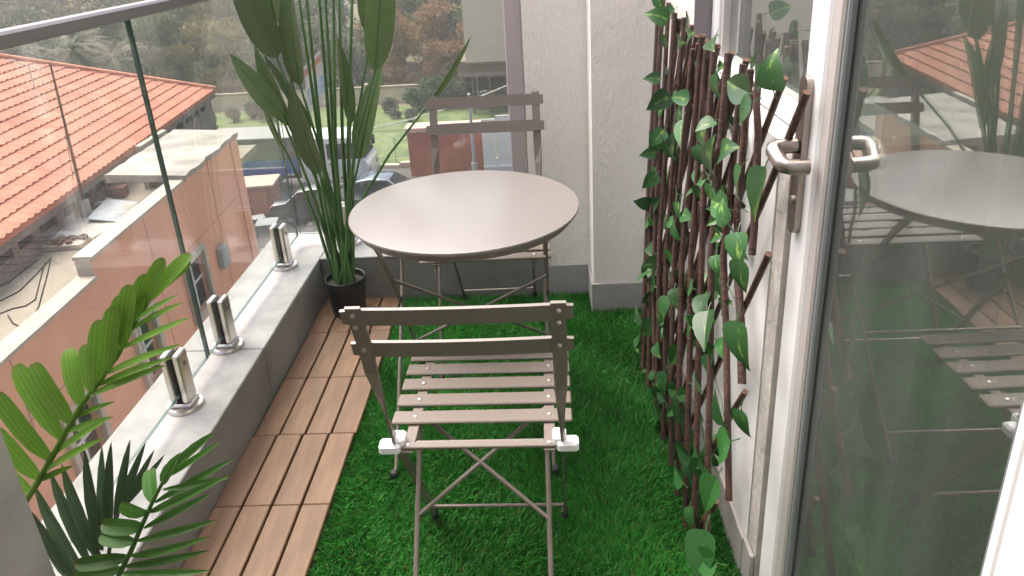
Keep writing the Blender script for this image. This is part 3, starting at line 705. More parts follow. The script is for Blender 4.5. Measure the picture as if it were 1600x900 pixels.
def bop(bx, by, tx, ty, wpx, dy, face=.0, bend=.25, fold=.3, stem=True, px0=None):
    """leaf blade from its stalk end (bx,by) to its tip (tx,ty); dy = distance in front of (-) or behind the pot"""
    y = PC.y + dy; A = at_y(bx, by, y); T = at_y(tx, ty, y - .03)
    L = (T-A).length; W = wpx*A.y/F_PX*.98
    b = MB(); d = (T-A).normalized(); n = Vector((face, -1, .15))
    bb = A - Vector((face, -1, .15)).normalized()*0
    prof = BP
    b.leaf(A, d, n, L, W, bend, fold, prof); lf = b.build('leaf', M_bop, pt, smooth=60)
    # midrib
    q = MB(); dd = d; nn = (n - d*n.dot(d)).normalized(); p = A.copy(); ang = 0; pts = [p.copy()]
    for i in range(8):
        st = L*.9/8; p = p + (dd*math.cos(ang) - nn*math.sin(ang))*st; ang += bend*.9/8; pts.append(p + nn*.0015)
    q.tube(pts, [.0035*(1-.09*i) for i in range(9)], 5); q.build('midrib', M_stem, lf, smooth=60)
    if stem:
        sx = px0 if px0 is not None else random.uniform(-.045, .045)
        base = PC + Vector((sx, random.uniform(-.035, .035), .12))
        m1 = base.lerp(A, .45) + Vector((0, 0, .02)); m1.x = base.x + (A.x-base.x)*.30
        MB().tube([base, base.lerp(m1, .5), m1, m1.lerp(A, .5) + Vector(((A.x-m1.x)*-.06, 0, 0)), A], [.0075, .0068, .006, .005, .0038], 7).build('stem', M_stem, pt, smooth=60)
bop(432, 90, 352, -75, 50, -.05, .25)
bop(431, 37, 398, -110, 42, .03, -.3)
bop(469, 134, 436, -40, 44, -.02, -.5)
bop(441, 184, 357, 83, 34, -.10, .3, .35)
bop(451, 196, 391, 74, 30, -.04, -.2)
bop(447, 237, 396, 140, 22, -.08, -.9)
bop(485, 202, 418, 84, 20, .03, 1.2)
bop(500, 272, 440, 130, 46, -.12, -.5, .3)
bop(548, 194, 534, 58, 24, .05, .9)
bop(586, 110, 606, -130, 48, -.06, .5)
bop(579, 56, 570, -120, 36, .05, -.2)
bop(562, 248, 588, 100, 46, .0, -.7, .2)
bop(672, 160, 740, 58, 15, .02, 1.6, .1, .5)
for (x0, xt) in ((-.02, 470), (-.008, 492), (.006, 503), (.018, 528), (.0, 520), (.028, 553), (-.03, 455)):
    base = PC + Vector((x0, random.uniform(-.03, .03), .12)); top = at_y(xt, -90, PC.y + random.uniform(-.05, .08))
    mid = base.lerp(top, .45) + Vector(((top.x-base.x)*-.12, 0, 0))
    MB().tube([base, base.lerp(mid, .5), mid, mid.lerp(top, .5), top], [.0088, .0082, .007, .0055, .004], 7).build('stem', M_stem, pt, smooth=60)
for k in range(5):      # short young spears from the pot
    base = PC + Vector((random.uniform(-.03, .04), random.uniform(-.03, .03), .12)); top = base + Vector((random.uniform(-.05, .06), random.uniform(-.05, .03), random.uniform(.18, .34)))
    MB().leaf(base, top-base, (random.uniform(-.6, .6), -1, 0), (top-base).length, .022, .1, .9).build('young_leaf', M_bop, pt, smooth=60)
tag(pt, 'tall artificial bird of paradise plant in a black pot', 'plant')

# ------------------------------------------------------------------ palm in the near corner
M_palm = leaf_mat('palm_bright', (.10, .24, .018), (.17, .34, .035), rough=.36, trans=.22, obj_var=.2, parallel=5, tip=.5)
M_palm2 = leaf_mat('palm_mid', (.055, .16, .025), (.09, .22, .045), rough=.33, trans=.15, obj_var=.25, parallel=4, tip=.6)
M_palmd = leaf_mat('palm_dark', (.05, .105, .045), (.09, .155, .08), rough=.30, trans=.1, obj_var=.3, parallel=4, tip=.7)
pm = empty('palm_plant', (-.70, .80, .0003))
MB().lathe([(.0, 0), (.085, 0), (.10, .17), (.106, .172), (.106, .19), (.096, .188), (.094, .165), (.0, .16)], 36, c=(-.70, .80, .0003), cap0=False, cap1=False).build('pot', M_pot, pm, smooth=35)
MB().lathe([(.0, .172), (.094, .172)], 32, c=(-.70, .80, .0003), cap0=False, cap1=False).build('soil', M_soil, pm)
STRAP = [(0, .3), (.08, .55), (.25, .88), (.5, 1), (.75, .98), (.90, .82), (.97, .55), (1, .25)]
THIN = [(0, .25), (.1, .6), (.3, .95), (.55, 1), (.78, .7), (.92, .35), (1, .02)]
def leaflet(A, T, wpx, m, parent, n=(0, -1, .3), bend=.3, fold=.35, prof=STRAP):
    A = Vector(A); T = Vector(T); L = (T-A).length*1.03
    d = (T-A).normalized(); nn = Vector(n); nn = (nn-d*nn.dot(d)).normalized()
    d2 = (d + nn*math.tan(bend*.5)).normalized()
    b = MB(); b.leaf(A, d2, n, L, wpx*A.y/F_PX*(1.4 if prof is STRAP else 1.1), bend, fold, prof); return b.build('leaflet', m, parent, smooth=60)
def rachis(pts, r0, r1, m, parent):
    b = MB(); k = len(pts); b.tube(pts, [r0+(r1-r0)*i/(k-1) for i in range(k)], 7); return b.build('frond_stem', m, parent, smooth=60)
base = Vector((-.70, .80, .17))
# bright frond rising to the right
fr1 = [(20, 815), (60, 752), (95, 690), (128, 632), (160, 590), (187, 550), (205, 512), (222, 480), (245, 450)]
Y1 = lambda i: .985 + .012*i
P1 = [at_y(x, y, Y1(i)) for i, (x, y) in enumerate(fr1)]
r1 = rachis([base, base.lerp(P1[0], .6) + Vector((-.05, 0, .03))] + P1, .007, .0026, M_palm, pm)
def f1(x, y, d=0):
    best = min(range(len(fr1)), key=lambda i: abs(fr1[i][1]-y)); return at_y(x, y, Y1(best) + d)
L1 = [((50, 768), (-2, 718), 24), ((62, 748), (-6, 668), 26), ((80, 718), (0, 612), 26), ((98, 686), (30, 572), 28), ((112, 660), (56, 568), 28), ((128, 634), (112, 545), 24), ((143, 612), (135, 540), 20),
      ((152, 600), (158, 502), 26), ((168, 580), (180, 480), 24), ((180, 562), (192, 462), 24), ((192, 540), (205, 446), 24), ((203, 515), (230, 430), 22), ((214, 495), (256, 405), 20), ((228, 472), (298, 398), 18), ((240, 458), (297, 410), 14)]
for (a, t, wp) in L1: leaflet(f1(*a), f1(*t, random.uniform(-.03, .05)), wp, M_palm, pm, (.2, -1, .5), random.uniform(.2, .7), .25)
Rr = [((60, 752), (115, 728), 12), ((72, 735), (165, 685), 14), ((86, 708), (170, 655), 14), ((105, 675), (178, 652), 12), ((118, 652), (180, 628), 10), ((140, 618), (258, 572), 14), ((150, 604), (272, 560), 13), ((165, 585), (285, 540), 13), ((190, 545), (298, 497), 12), ((202, 518), (290, 474), 11), ((212, 500), (278, 462), 10)]
for (a, t, wp) in Rr: leaflet(f1(*a), f1(*t, random.uniform(-.05, .02)), wp, M_palm, pm, (-.2, -.8, .8), random.uniform(.1, .4), .45, THIN)
# mid green frond low on the right
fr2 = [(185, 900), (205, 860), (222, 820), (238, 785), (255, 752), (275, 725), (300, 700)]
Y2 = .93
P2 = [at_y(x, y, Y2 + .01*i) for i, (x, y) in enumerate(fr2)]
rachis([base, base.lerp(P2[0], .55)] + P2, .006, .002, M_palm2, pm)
L2 = [((190, 888), (118, 900), 20), ((200, 870), (120, 880), 22), ((210, 845), (160, 835), 24), ((222, 822), (160, 818), 24), ((232, 800), (192, 782), 24), ((240, 785), (238, 735), 22), ((255, 755), (285, 705), 20), ((262, 745), (312, 690), 18), ((275, 725), (335, 675), 16),
      ((195, 885), (330, 858), 15), ((205, 868), (342, 832), 15), ((215, 845), (338, 812), 15), ((225, 825), (330, 770), 14), ((235, 800), (372, 735), 15), ((242, 785), (368, 715), 14), ((255, 765), (360, 745), 12), ((190, 895), (330, 890), 16), ((262, 745), (345, 690), 11)]
for (a, t, wp) in L2: leaflet(at_y(*a, Y2+.03), at_y(*t, Y2+.03+random.uniform(-.04, .05)), wp, M_palm2, pm, (.1, -1, .6), random.uniform(.25, .8), .6, STRAP if t[0] < 250 else THIN)
# dark fan frond behind
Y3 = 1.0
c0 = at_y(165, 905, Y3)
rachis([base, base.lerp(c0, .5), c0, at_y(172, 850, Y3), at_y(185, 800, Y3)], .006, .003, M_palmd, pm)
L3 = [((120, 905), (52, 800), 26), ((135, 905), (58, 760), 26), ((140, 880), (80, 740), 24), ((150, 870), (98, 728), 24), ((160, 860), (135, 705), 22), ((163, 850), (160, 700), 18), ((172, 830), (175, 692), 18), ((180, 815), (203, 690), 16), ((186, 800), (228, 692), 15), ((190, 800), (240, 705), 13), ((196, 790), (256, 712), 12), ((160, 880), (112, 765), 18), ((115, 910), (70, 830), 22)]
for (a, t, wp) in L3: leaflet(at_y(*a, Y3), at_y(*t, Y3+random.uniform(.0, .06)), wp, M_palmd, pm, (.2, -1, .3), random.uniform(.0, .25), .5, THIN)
tag(pm, 'bright green artificial palm in the corner by the concrete pillar', 'plant')
# ================================================================== outside the balcony
G = -10.0
M_asph = mat('asphalt', (.085, .08, .075), .9, var=.25, scale=.8, bump=.1, bscale=8)
M_earth = mat('earth', (.20, .155, .11), .95, var=.25, scale=.5)
M_lawn = mat('lawn_green', (.085, .14, .04), .9, var=.3, scale=.9, col2=(.15, .19, .065), bump=.4, bscale=12)
M_path = mat('paving', (.30, .255, .22), .9, var=.2, scale=1.2)
M_kerb = mat('kerb_stone', (.48, .42, .33), .85, var=.12, scale=2)
M_pink = mat('pink_render', (.68, .34, .215), .88, var=.07, scale=.6, bump=.08, bscale=14)
M_pinkdk = mat('pink_joint', (.36, .20, .15), .9)
M_cream = mat('cream_cap', (.42, .36, .29), .8, var=.12, scale=2)
M_oldslab = mat('old_slab', (.34, .31, .27), .95, var=.3, scale=1.2, bump=.3, bscale=10)
M_terr = mat('terrace_screed', (.27, .23, .185), .95, var=.25, scale=.7)
M_rtile = mat('orange_roof', (.42, .145, .085), .8, var=.16, scale=1.6, col2=(.50, .195, .12), obj_var=.08)
M_block = mat('grey_block', (.19, .165, .15), .95, var=.3, scale=2.5, bump=.3, bscale=12)
M_dark = mat('dark_void', (.025, .022, .02), .9)
M_rust = mat('rust', (.13, .07, .045), .9, var=.4, scale=6)
M_sheet = mat('pale_sheet', (.48, .45, .40), .8, var=.2, scale=2)
M_grey = mat('grey_metal', (.32, .33, .32), .6, var=.1)
M_bluec = mat('truck_blue', (.02, .10, .36), .45, var=.1)
M_tarp = mat('truck_tarp', (.13, .13, .12), .85, var=.15, scale=1)
M_tarpt = mat('truck_roof', (.26, .26, .25), .8, var=.1)
M_wpaint = mat('white_car_paint', (.70, .70, .67), .3, coat=.3)
M_car = mat('dark_car_paint', (.02, .024, .032), .2, coat=.6)
M_car2 = mat('blue_grey_car_paint', (.08, .10, .14), .22, coat=.6)
M_cglass = mat('car_glass', (.02, .025, .03), .08)
M_tyre = mat('tyre', (.02, .02, .02), .85)
M_red = mat('red_brick_render', (.42, .13, .08), .85, var=.12, scale=2)
M_redtop = mat('pink_coping', (.56, .36, .29), .85, var=.1)
M_beige = mat('beige_render', (.50, .43, .34), .88, var=.05, scale=.5)
M_brown = mat('brown_band', (.15, .115, .09), .85, var=.15)
M_bwall = mat('boundary_cream', (.60, .50, .35), .9, var=.12, scale=.6)
M_bpier = mat('boundary_pier', (.33, .27, .20), .9, var=.15)
M_pole = mat('pole_grey', (.36, .37, .37), .5, metal=.3)
M_bluepole = mat('pole_blue', (.03, .17, .25), .6)
M_trunk = mat('bark', (.11, .085, .065), .95, var=.3, scale=5)
M_wpanel = mat('white_panel', (.66, .63, .58), .7, var=.05)

# ground sheets
b = MB(); b.v = [(-400, -60, G), (400, -60, G), (400, 700, G), (-400, 700, G)]; b.face([0, 1, 2, 3]); struct(b.build('ground', M_earth, base=False))
b = MB(); b.v = [(-60, 26.5, G+.02), (30, 26.5, G+.02), (30, 36.0, G+.02), (-60, 40, G+.02)]; b.face([0, 1, 2, 3]); struct(b.build('road', M_asph, base=False))
b = MB(); b.v = [(-9.2, -5, G+.03), (8, -5, G+.03), (8, 26.4, G+.03), (-14, 26.4, G+.03)]; b.face([0, 1, 2, 3]); struct(b.build('pavement', M_path, base=False))
b = MB(); b.v = [(-50, 42, G+.04), (-7.2, 36.6, G+.04), (16, 36.6, G+.04), (16, 50, G+.04), (-50, 52, G+.04)]; b.face([0, 1, 2, 3, 4]); struct(b.build('lawn', M_lawn, base=False))
kb = MB().hexa([(-48, 41.2, G), (-7.2, 36.2, G), (-7.2, 36.5, G), (-48, 41.5, G)], [(-48, 41.2, G+.18), (-7.2, 36.2, G+.18), (-7.2, 36.5, G+.18), (-48, 41.5, G+.18)]); struct(kb.build('kerb', M_kerb, base=False))
kb = MB().box(-7.1, 16, 36.2, 36.5, G, G+.3); struct(kb.build('kerb', M_kerb, base=False))
b = MB(); nx, ny = 40, 14
for j in range(ny+1):
    for i in range(nx+1):
        x = -170+300*i/nx; y = 53+150*j/ny
        z = G+.05 + 7*max(0, (y-62)/140)**1.2 + .5*math.sin(x*.11)*math.sin(y*.09)*min(1, (y-53)/10)
        b.v.append((x, y, z))
for j in range(ny):
    for i in range(nx): q = j*(nx+1)+i; b.face([q, q+1, q+nx+2, q+nx+1])
struct(b.build('hill', mat('hill_scrub', (.11, .095, .055), .95, var=.4, scale=.15, col2=(.16, .13, .075)), smooth=True, base=False))

# ---- pink building with its terrace
fx = lambda y: -8.46 - .055*(y-12)      # face line
pb = empty('pink_building', (-10, 12, G))
def slab(mb, y0, y1, t0, t1, z0, z1):   # box following the face line; t = distance inwards from the face
    mb.hexa([(fx(y0)-t1, y0, z0), (fx(y0)-t0, y0, z0), (fx(y1)-t0, y1, z0), (fx(y1)-t1, y1, z0)], [(fx(y0)-t1, y0, z1), (fx(y0)-t0, y0, z1), (fx(y1)-t0, y1, z1), (fx(y1)-t1, y1, z1)]); return mb
YS, YE = 12.35, 20.95; ZN, ZF, ZT = -4.42, -4.03, -4.95
def wall_with_openings(y0, y1, z0, z1, wins):
    """pink wall cut round its windows"""
    mb = MB(); cuts = sorted(wins); y = y0
    for (a, c, za, zb) in cuts:
        slab(mb, y, a, 0, .28, z0, z1); slab(mb, a, c, 0, .28, z0, za); slab(mb, a, c, 0, .28, zb, z1); y = c
    slab(mb, y, y1, 0, .28, z0, z1); return mb
wins_f = [(13.1, 13.9, -7.4, -5.95), (15.9, 17.0, -7.3, -5.9)]
wall_with_openings(4, YS, G, ZN, [(10.3, 11.2, -7.6, -6.2)]).build('wall', M_pink, pb)
wall_with_openings(YS+.001, YE, G, ZF, wins_f).build('wall', M_pink, pb)
slab(MB(), 4, YS, -.05, .34, ZN+.001, ZN+.07).build('parapet_cap', M_cream, pb)
slab(MB(), YS, 16.9, -.05, .34, ZF+.001, ZF+.07).build('parapet_cap', M_cream, pb)
slab(MB(), YS-.02, YS, .0, .30, ZN+.071, ZF).build('parapet_end', M_cream, pb)
slab(MB(), 4, 23.5, .281, 3.2, ZT-.2, ZT).build('terrace_floor', M_terr, pb)
slab(MB(), 20.7, YE-.001, .281, 6, G, ZF-.35).build('wall', M_pink, pb)
for (y, z0, z1) in ((14.6, G, ZF), (18.55, G, ZF), (9.6, G, ZN)):
    slab(MB(), y, y+.025, -.006, -.001, z0, z1).build('render_joint', M_pinkdk, pb)
slab(MB(), 4.2, YE-.01, -.006, -.001, -5.62, -5.60).build('render_joint', M_pinkdk, pb)
slab(MB(), YE-.55, YE, -.05, -.0015, G, ZF).build('pilaster', M_pink, pb)
for (a, c, za, zb) in wins_f + [(10.3, 11.2, -7.6, -6.2)]:
    f = MB()
    for (ya, yb, z0, z1) in ((a-.14, a, za-.14, zb+.14), (c, c+.14, za-.14, zb+.14), (a, c, zb, zb+.14), (a, c, za-.14, za)): slab(f, ya, yb, -.10, .02, z0, z1)
    wf = f.build('window_surround', M_cream, pb)
    slab(MB(), a, c, .12, .14, za, zb).build('pane', M_cglass, wf)
    slab(MB(), (a+c)/2-.03, (a+c)/2+.03, .09, .119, za, zb).build('mullion', M_wpanel, wf)
    slab(MB(), a, c, .09, .118, (za+zb)/2-.03, (za+zb)/2+.03).build('transom', M_wpanel, wf)
# broken old slab on the far end
sb = MB(); k = 16
for i in range(k+1):
    y = 16.85 + (YE+.25-16.85)*i/k; e = -.12 + .12*random.random(); sb.v += [(fx(y)-e, y, ZF+.02), (fx(y)-e+.03, y, ZF+.15+.03*random.random()), (fx(y)-2.0, y+.2, ZF+.20+.04*random.random()), (fx(y)-2.0, y+.2, ZF+.02)]
for i in range(k):
    for j in range(4): sb.face([i*4+j, i*4+(j+1) % 4, (i+1)*4+(j+1) % 4, (i+1)*4+j])
sb.face([3, 2, 1, 0]); sb.face([k*4+j for j in range(4)])
sb.build('roof_slab', M_oldslab, pb)
slab(MB(), 19.3, 21.1, 2.06, 2.22, ZT, ZF+.32).build('stub_wall', M_cream, pb)
tag(pb, 'salmon pink building with white capped terrace parapet', 'building')

# ---- house with the orange roof
E0 = at_z(0, 375, -4); E1 = at_z(335, 140, -4); dE = (E1-E0).normalized(); upE = Vector((-dE.y, dE.x, 0)); uS = (upE + Vector((0, 0, .45))).normalized(); nS = dE.cross(uS)
if nS.z < 0: nS = -nS
rh = empty('orange_roof_house', (-16, 18, G))
LE = (E1-E0).length; C0 = .372; ncourse = 24
hip = lambda u: LE - u*(LE-10.8)/5.6
rf = MB().hexa([E0-dE*9-Vector((0, 0, .12)), E1-Vector((0, 0, .12)), E1-dE*7+uS*9-Vector((0, 0, .12)), E0-dE*9+uS*9-Vector((0, 0, .12))], [E0-dE*9, E1-dE*.02, E1-dE*7+uS*9, E0-dE*9+uS*9]).build('roof', M_rtile, rh)
for c in range(ncourse):
    u0, u1 = c*C0, (c+1)*C0+.03
    s0 = -8.5; s1 = hip(u0)-.02
    nseg = int((s1-s0)/.145); mb = MB()
    for i in range(nseg+1):
        s = s0 + (s1-s0)*i/nseg; up_s = min(s, hip(u1)-.02)
        lip = .052 + .014*math.cos(i*math.pi); sag = .016*math.cos(i*math.pi)
        p0 = E0 + dE*s + uS*(u0-.02+sag) ; p1 = E0 + dE*up_s + uS*u1
        mb.v += [tuple(p0 + nS*.004), tuple(p0 + nS*lip), tuple(p1 + nS*.012)]
    for i in range(nseg):
        q = i*3; mb.face([q, q+3, q+4, q+1]); mb.face([q+1, q+4, q+5, q+2])
    mb.build('tile_course', M_rtile, rf)
hp0 = E1 + nS*.05; hp1 = E0 + dE*hip(9) + uS*9 + nS*.05
MB().tube([hp0.lerp(hp1, i/20) for i in range(21)], .095, 8).build('hip_ridge', mat('ridge_tile', (.56, .23, .14), .8, var=.15, scale=3), rf, smooth=60)
# far slope beyond the hip
q = hp1 + Vector((2.5, 6.5, -3.9)); MB().hexa([E1-Vector((0, 0, .1)), E1+upE*14-Vector((0, 0, .1)), hp1+Vector((-6, .5, -.1)), hp1-Vector((0, 0, .1))], [E1, E1+upE*14, hp1+Vector((-6, .5, 0)), hp1]).build('far_slope', M_rtile, rf)
# grey block wall under the eave, with openings
inw = upE*.22
MB().hexa([E0-dE*9+inw+Vector((0, 0, -6)), E1+inw+Vector((0, 0, -6)), E1+inw+upE*.2+Vector((0, 0, -6)), E0-dE*9+inw+upE*.2+Vector((0, 0, -6))],
          [E0-dE*9+inw+Vector((0, 0, -.02)), E1+inw+Vector((0, 0, -.02)), E1+inw+upE*.2+Vector((0, 0, -.02)), E0-dE*9+inw+upE*.2+Vector((0, 0, -.02))]).build('eave_wall', M_block, rh)
MB().hexa([E0-dE*9+upE*.02+Vector((0, 0, -.30)), E1+upE*.02+Vector((0, 0, -.30)), E1+upE*.06+Vector((0, 0, -.30)), E0-dE*9+upE*.06+Vector((0, 0, -.30))],
          [E0-dE*9+upE*.02+Vector((0, 0, -.121)), E1+upE*.02+Vector((0, 0, -.121)), E1+upE*.06+Vector((0, 0, -.121)), E0-dE*9+upE*.06+Vector((0, 0, -.121))]).build('fascia', M_block, rh)
s = -7.0
while s < LE-.8:
    a = E0 + dE*s + upE*.0; l = random.uniform(.35, .6)
    MB().hexa([a+upE*.19+Vector((0, 0, -.58)), a+dE*l+upE*.19+Vector((0, 0, -.58)), a+dE*l+upE*.23+Vector((0, 0, -.58)), a+upE*.23+Vector((0, 0, -.58))],
              [a+upE*.19+Vector((0, 0, -.38)), a+dE*l+upE*.19+Vector((0, 0, -.38)), a+dE*l+upE*.23+Vector((0, 0, -.38)), a+upE*.23+Vector((0, 0, -.38))]).build('vent_opening', M_dark, rh)
    MB().hexa([a+dE*(l+.05)+upE*.15+Vector((0, 0, -.62)), a+dE*(l+.22)+upE*.15+Vector((0, 0, -.62)), a+dE*(l+.22)+upE*.215+Vector((0, 0, -.62)), a+dE*(l+.05)+upE*.215+Vector((0, 0, -.62))],
              [a+dE*(l+.05)+upE*.15+Vector((0, 0, -.301)), a+dE*(l+.22)+upE*.15+Vector((0, 0, -.301)), a+dE*(l+.22)+upE*.215+Vector((0, 0, -.301)), a+dE*(l+.05)+upE*.215+Vector((0, 0, -.301))]).build('block', M_block, rh)
    s += l + random.uniform(.35, .6)
tag(rh, 'house with a wide orange tiled roof', 'house')
# mast in front of the roof, with stays, and a small aerial on the roof
pbm = at_z(138, 345, ZT); ptop = at_y(78, 98, pbm.y+.2)
ms = empty('antenna_mast', pbm)
MB().tube([pbm, pbm.lerp(ptop, .5), ptop], [.045, .035, .022], 8).build('pole', M_rust, ms, smooth=60)
MB().tube([pbm+Vector((.0, .0, 0)), pbm+Vector((0, 0, .55))], .14, 10).build('pole_base', M_oldslab, ms, smooth=60)
MB().tube([ptop.lerp(pbm, .28), pbm.lerp(ptop, .3)+Vector((-.18, .1, 0)), pbm+Vector((-.4, .2, .02))], .008, 5).build('stay_wire', M_rust, ms)
tag(ms, 'rusty brown mast standing on the terrace before the orange roof', 'mast')
aa = on_plane(55, 140, E0 + nS*.06, nS)
an = empty('roof_aerial', aa)
MB().tube([aa, aa + Vector((0, 0, .75))], .02, 6).build('pole', M_sheet, an)
MB().tube([aa+Vector((-.5, -.1, .95)), aa+Vector((.35, .1, .55))], .018, 6).build('boom', M_sheet, an)
for t in range(5):
    c = aa + Vector((-.45+.17*t, -.1+.05*t, .93-.085*t)); MB().tube([c+Vector((-.05, .2, 0)), c+Vector((.05, -.2, 0))], .009, 5).build('element', M_sheet, an)
tag(an, 'small pale television aerial on the orange roof', 'aerial')
# ---- things lying on the terrace
def terr(px, py, h=0): return at_z(px, py, ZT+h)
def junk(name, px, py, sx, sy, sz, rz, m, label, cat, tilt=0):
    p = terr(px, py); t = empty(name, p+Vector((0, 0, .001)), R(rz))
    Mx = Matrix.Rotation(R(tilt), 4, 'Y')
    MB().box(-sx/2, sx/2, -sy/2, sy/2, abs(math.sin(R(tilt)))*sx/2, abs(math.sin(R(tilt)))*sx/2+sz, Mx, bev=min(sz*.2, .01)).build('body', m, t, world=False)
    tag(t, label, cat); return t
t = junk('metal_sheet', 150, 352, 1.1, 2.6, .03, -8, M_sheet, 'long pale sheet lying on the terrace beside the mast', 'sheet', 6)
junk('metal_sheet', 178, 335, .8, 1.5, .03, 12, mat('bluish_sheet', (.42, .44, .47), .6, var=.15), 'bluish metal sheet leaning by the white parapet cap', 'sheet', 14)
t = junk('plank_stack', 105, 385, .9, .5, .12, 4, M_cream, 'cream slab end with rubble on it on the terrace', 'slab')
for k in range(12): MB().box(-.1, .1, -.06, .06, 0, .07, Matrix.Translation((random.uniform(-.38, .38), random.uniform(-.15, .2), .121)) @ Matrix.Rotation(random.uniform(0, 3), 4, 'Z'), bev=.01).build('rubble', M_rust, t, world=False)
junk('brick_stack', 183, 307, .55, .35, .28, 10, mat('old_brick', (.30, .13, .085), .9, var=.25, scale=5), 'small stack of reddish bricks on the terrace', 'bricks')
t = junk('rubble_heap', 150, 325, .35, .3, .22, 30, M_rust, 'dark rubble heap near the foot of the mast', 'rubble')
for k in range(14): MB().box(-.09, .09, -.07, .07, 0, .1, Matrix.Translation((random.uniform(-.35, .35), random.uniform(-.4, .4), random.uniform(0, .12))) @ Matrix.Rotation(random.uniform(0, 3), 4, 'Z') @ Matrix.Rotation(random.uniform(-.5, .5), 4, 'X'), bev=.012).build('stone', M_oldslab if k % 2 else M_rust, t, world=False)
junk('box_end', 108, 357, .16, .5, .34, 5, M_grey, 'small grey board standing on the pale sheet', 'board')
# outdoor unit
u = terr(236, 266); ac = empty('air_conditioner', u, R(20))
MB().box(-.38, .38, -.15, .15, .08, .62, bev=.02).build('casing', M_sheet, ac, world=False)
for sx in (-.3, .3): MB().box(sx-.03, sx+.03, -.17, .17, 0, .08).build('foot', M_grey, ac, world=False)
MB().lathe([(.20, 0), (.20, .012), (.17, .012), (.17, 0)], 20, M=Matrix.Translation((-.1, -.151, .36)) @ Matrix.Rotation(R(90), 4, 'X')).build('fan_grille', M_grey, ac, world=False)
MB().lathe([(.165, 0), (.0, .004)], 20, M=Matrix.Translation((-.1, -.152, .36)) @ Matrix.Rotation(R(90), 4, 'X')).build('fan', M_dark, ac, world=False)
tag(ac, 'pale outdoor air conditioner box on the terrace', 'air conditioner')
# cables on the terrace
for k, pp in enumerate(([(80, 400), (75, 425), (68, 450), (60, 480), (48, 500), (35, 512), (20, 505), (12, 492)], [(78, 405), (55, 430), (30, 455), (0, 470)], [(70, 410), (62, 440), (55, 468), (40, 478), (20, 482), (0, 490)], [(60, 405), (40, 420), (15, 440), (-10, 452)])):
    pts = [terr(x, y, .015) for x, y in pp]
    tag(MB().tube(pts, .012, 6).build('cable', M_dark, smooth=60), 'thin dark cable trailing over the terrace screed', 'cable', 'cables lying on the terrace')

# ---- alley boxes
def gp(px, py): return at_z(px, py, G+.03)
p = gp(398, 340); rbx = empty('red_kiosk', p+Vector((0, .8, 0)), R(6))
MB().box(-.85, .85, -.7, .7, 0, 1.35, bev=.02).build('body', M_red, rbx, world=False)
MB().box(-.95, .95, -.8, .8, 1.351, 1.45, bev=.02).build('roof', M_redtop, rbx, world=False)
MB().box(-.1, .55, -.715, -.701, .1, 1.1).build('door', mat('orange_door', (.6, .2, .09), .7, var=.1), rbx, world=False)
tag(rbx, 'small red painted hut beside the pink building corner', 'hut')
p = at_z(365, 378, -8.2); gbx = empty('water_tank', Vector((fx(p.y)+.65, 21.3, G+.03)))
gx0 = at_y(365, 375, 21.0); gbx.location = (gx0.x, 21.0, G+.03)
MB().box(-.38, .38, -.3, .3, 0, gx0.z-G+.0, bev=.02).build('plinth', M_conc, gbx, world=False)
zz = gx0.z-G+.001
MB().box(-.42, .42, -.34, .34, zz, zz+.85, bev=.02).build('tank', mat('tank_grey', (.36, .37, .35), .7, var=.12, scale=3), gbx, world=False)
MB().box(-.28, .28, -.2, .2, zz+.851, zz+.87).build('hatch', M_dark, gbx, world=False)
tag(gbx, 'grey box tank with dark hatch beside the pink wall', 'tank')
p = at_x(326, 372, fx(18)+.08); mb_ = MB().box(fx(18)+.012, fx(18)+.17, 17.9, 18.35, -6.9, -6.3, bev=.015).build('meter_box', M_grey); tag(mb_, 'small grey meter box on the pink wall', 'box')
for k, (px, py, s) in enumerate(((420, 365, .8), (405, 350, .5), (445, 340, .6))):
    p = gp(px, py); c = empty('crate', p, R(20*k+8))
    MB().box(-s/2, s/2, -s/2, s/2, 0, s*.6, bev=.03).build('body', (M_grey, M_path, M_sheet)[k], c, world=False)
    MB().box(-s/2-.03, s/2+.03, -s/2-.03, s/2+.03, s*.601, s*.68, bev=.01).build('lid', M_grey, c, world=False)
    tag(c, ('grey lidded crate on the paving by the red hut', 'small tan lidded crate close to the red hut', 'pale lidded crate on the paving near the parked dark car')[k], 'crate')

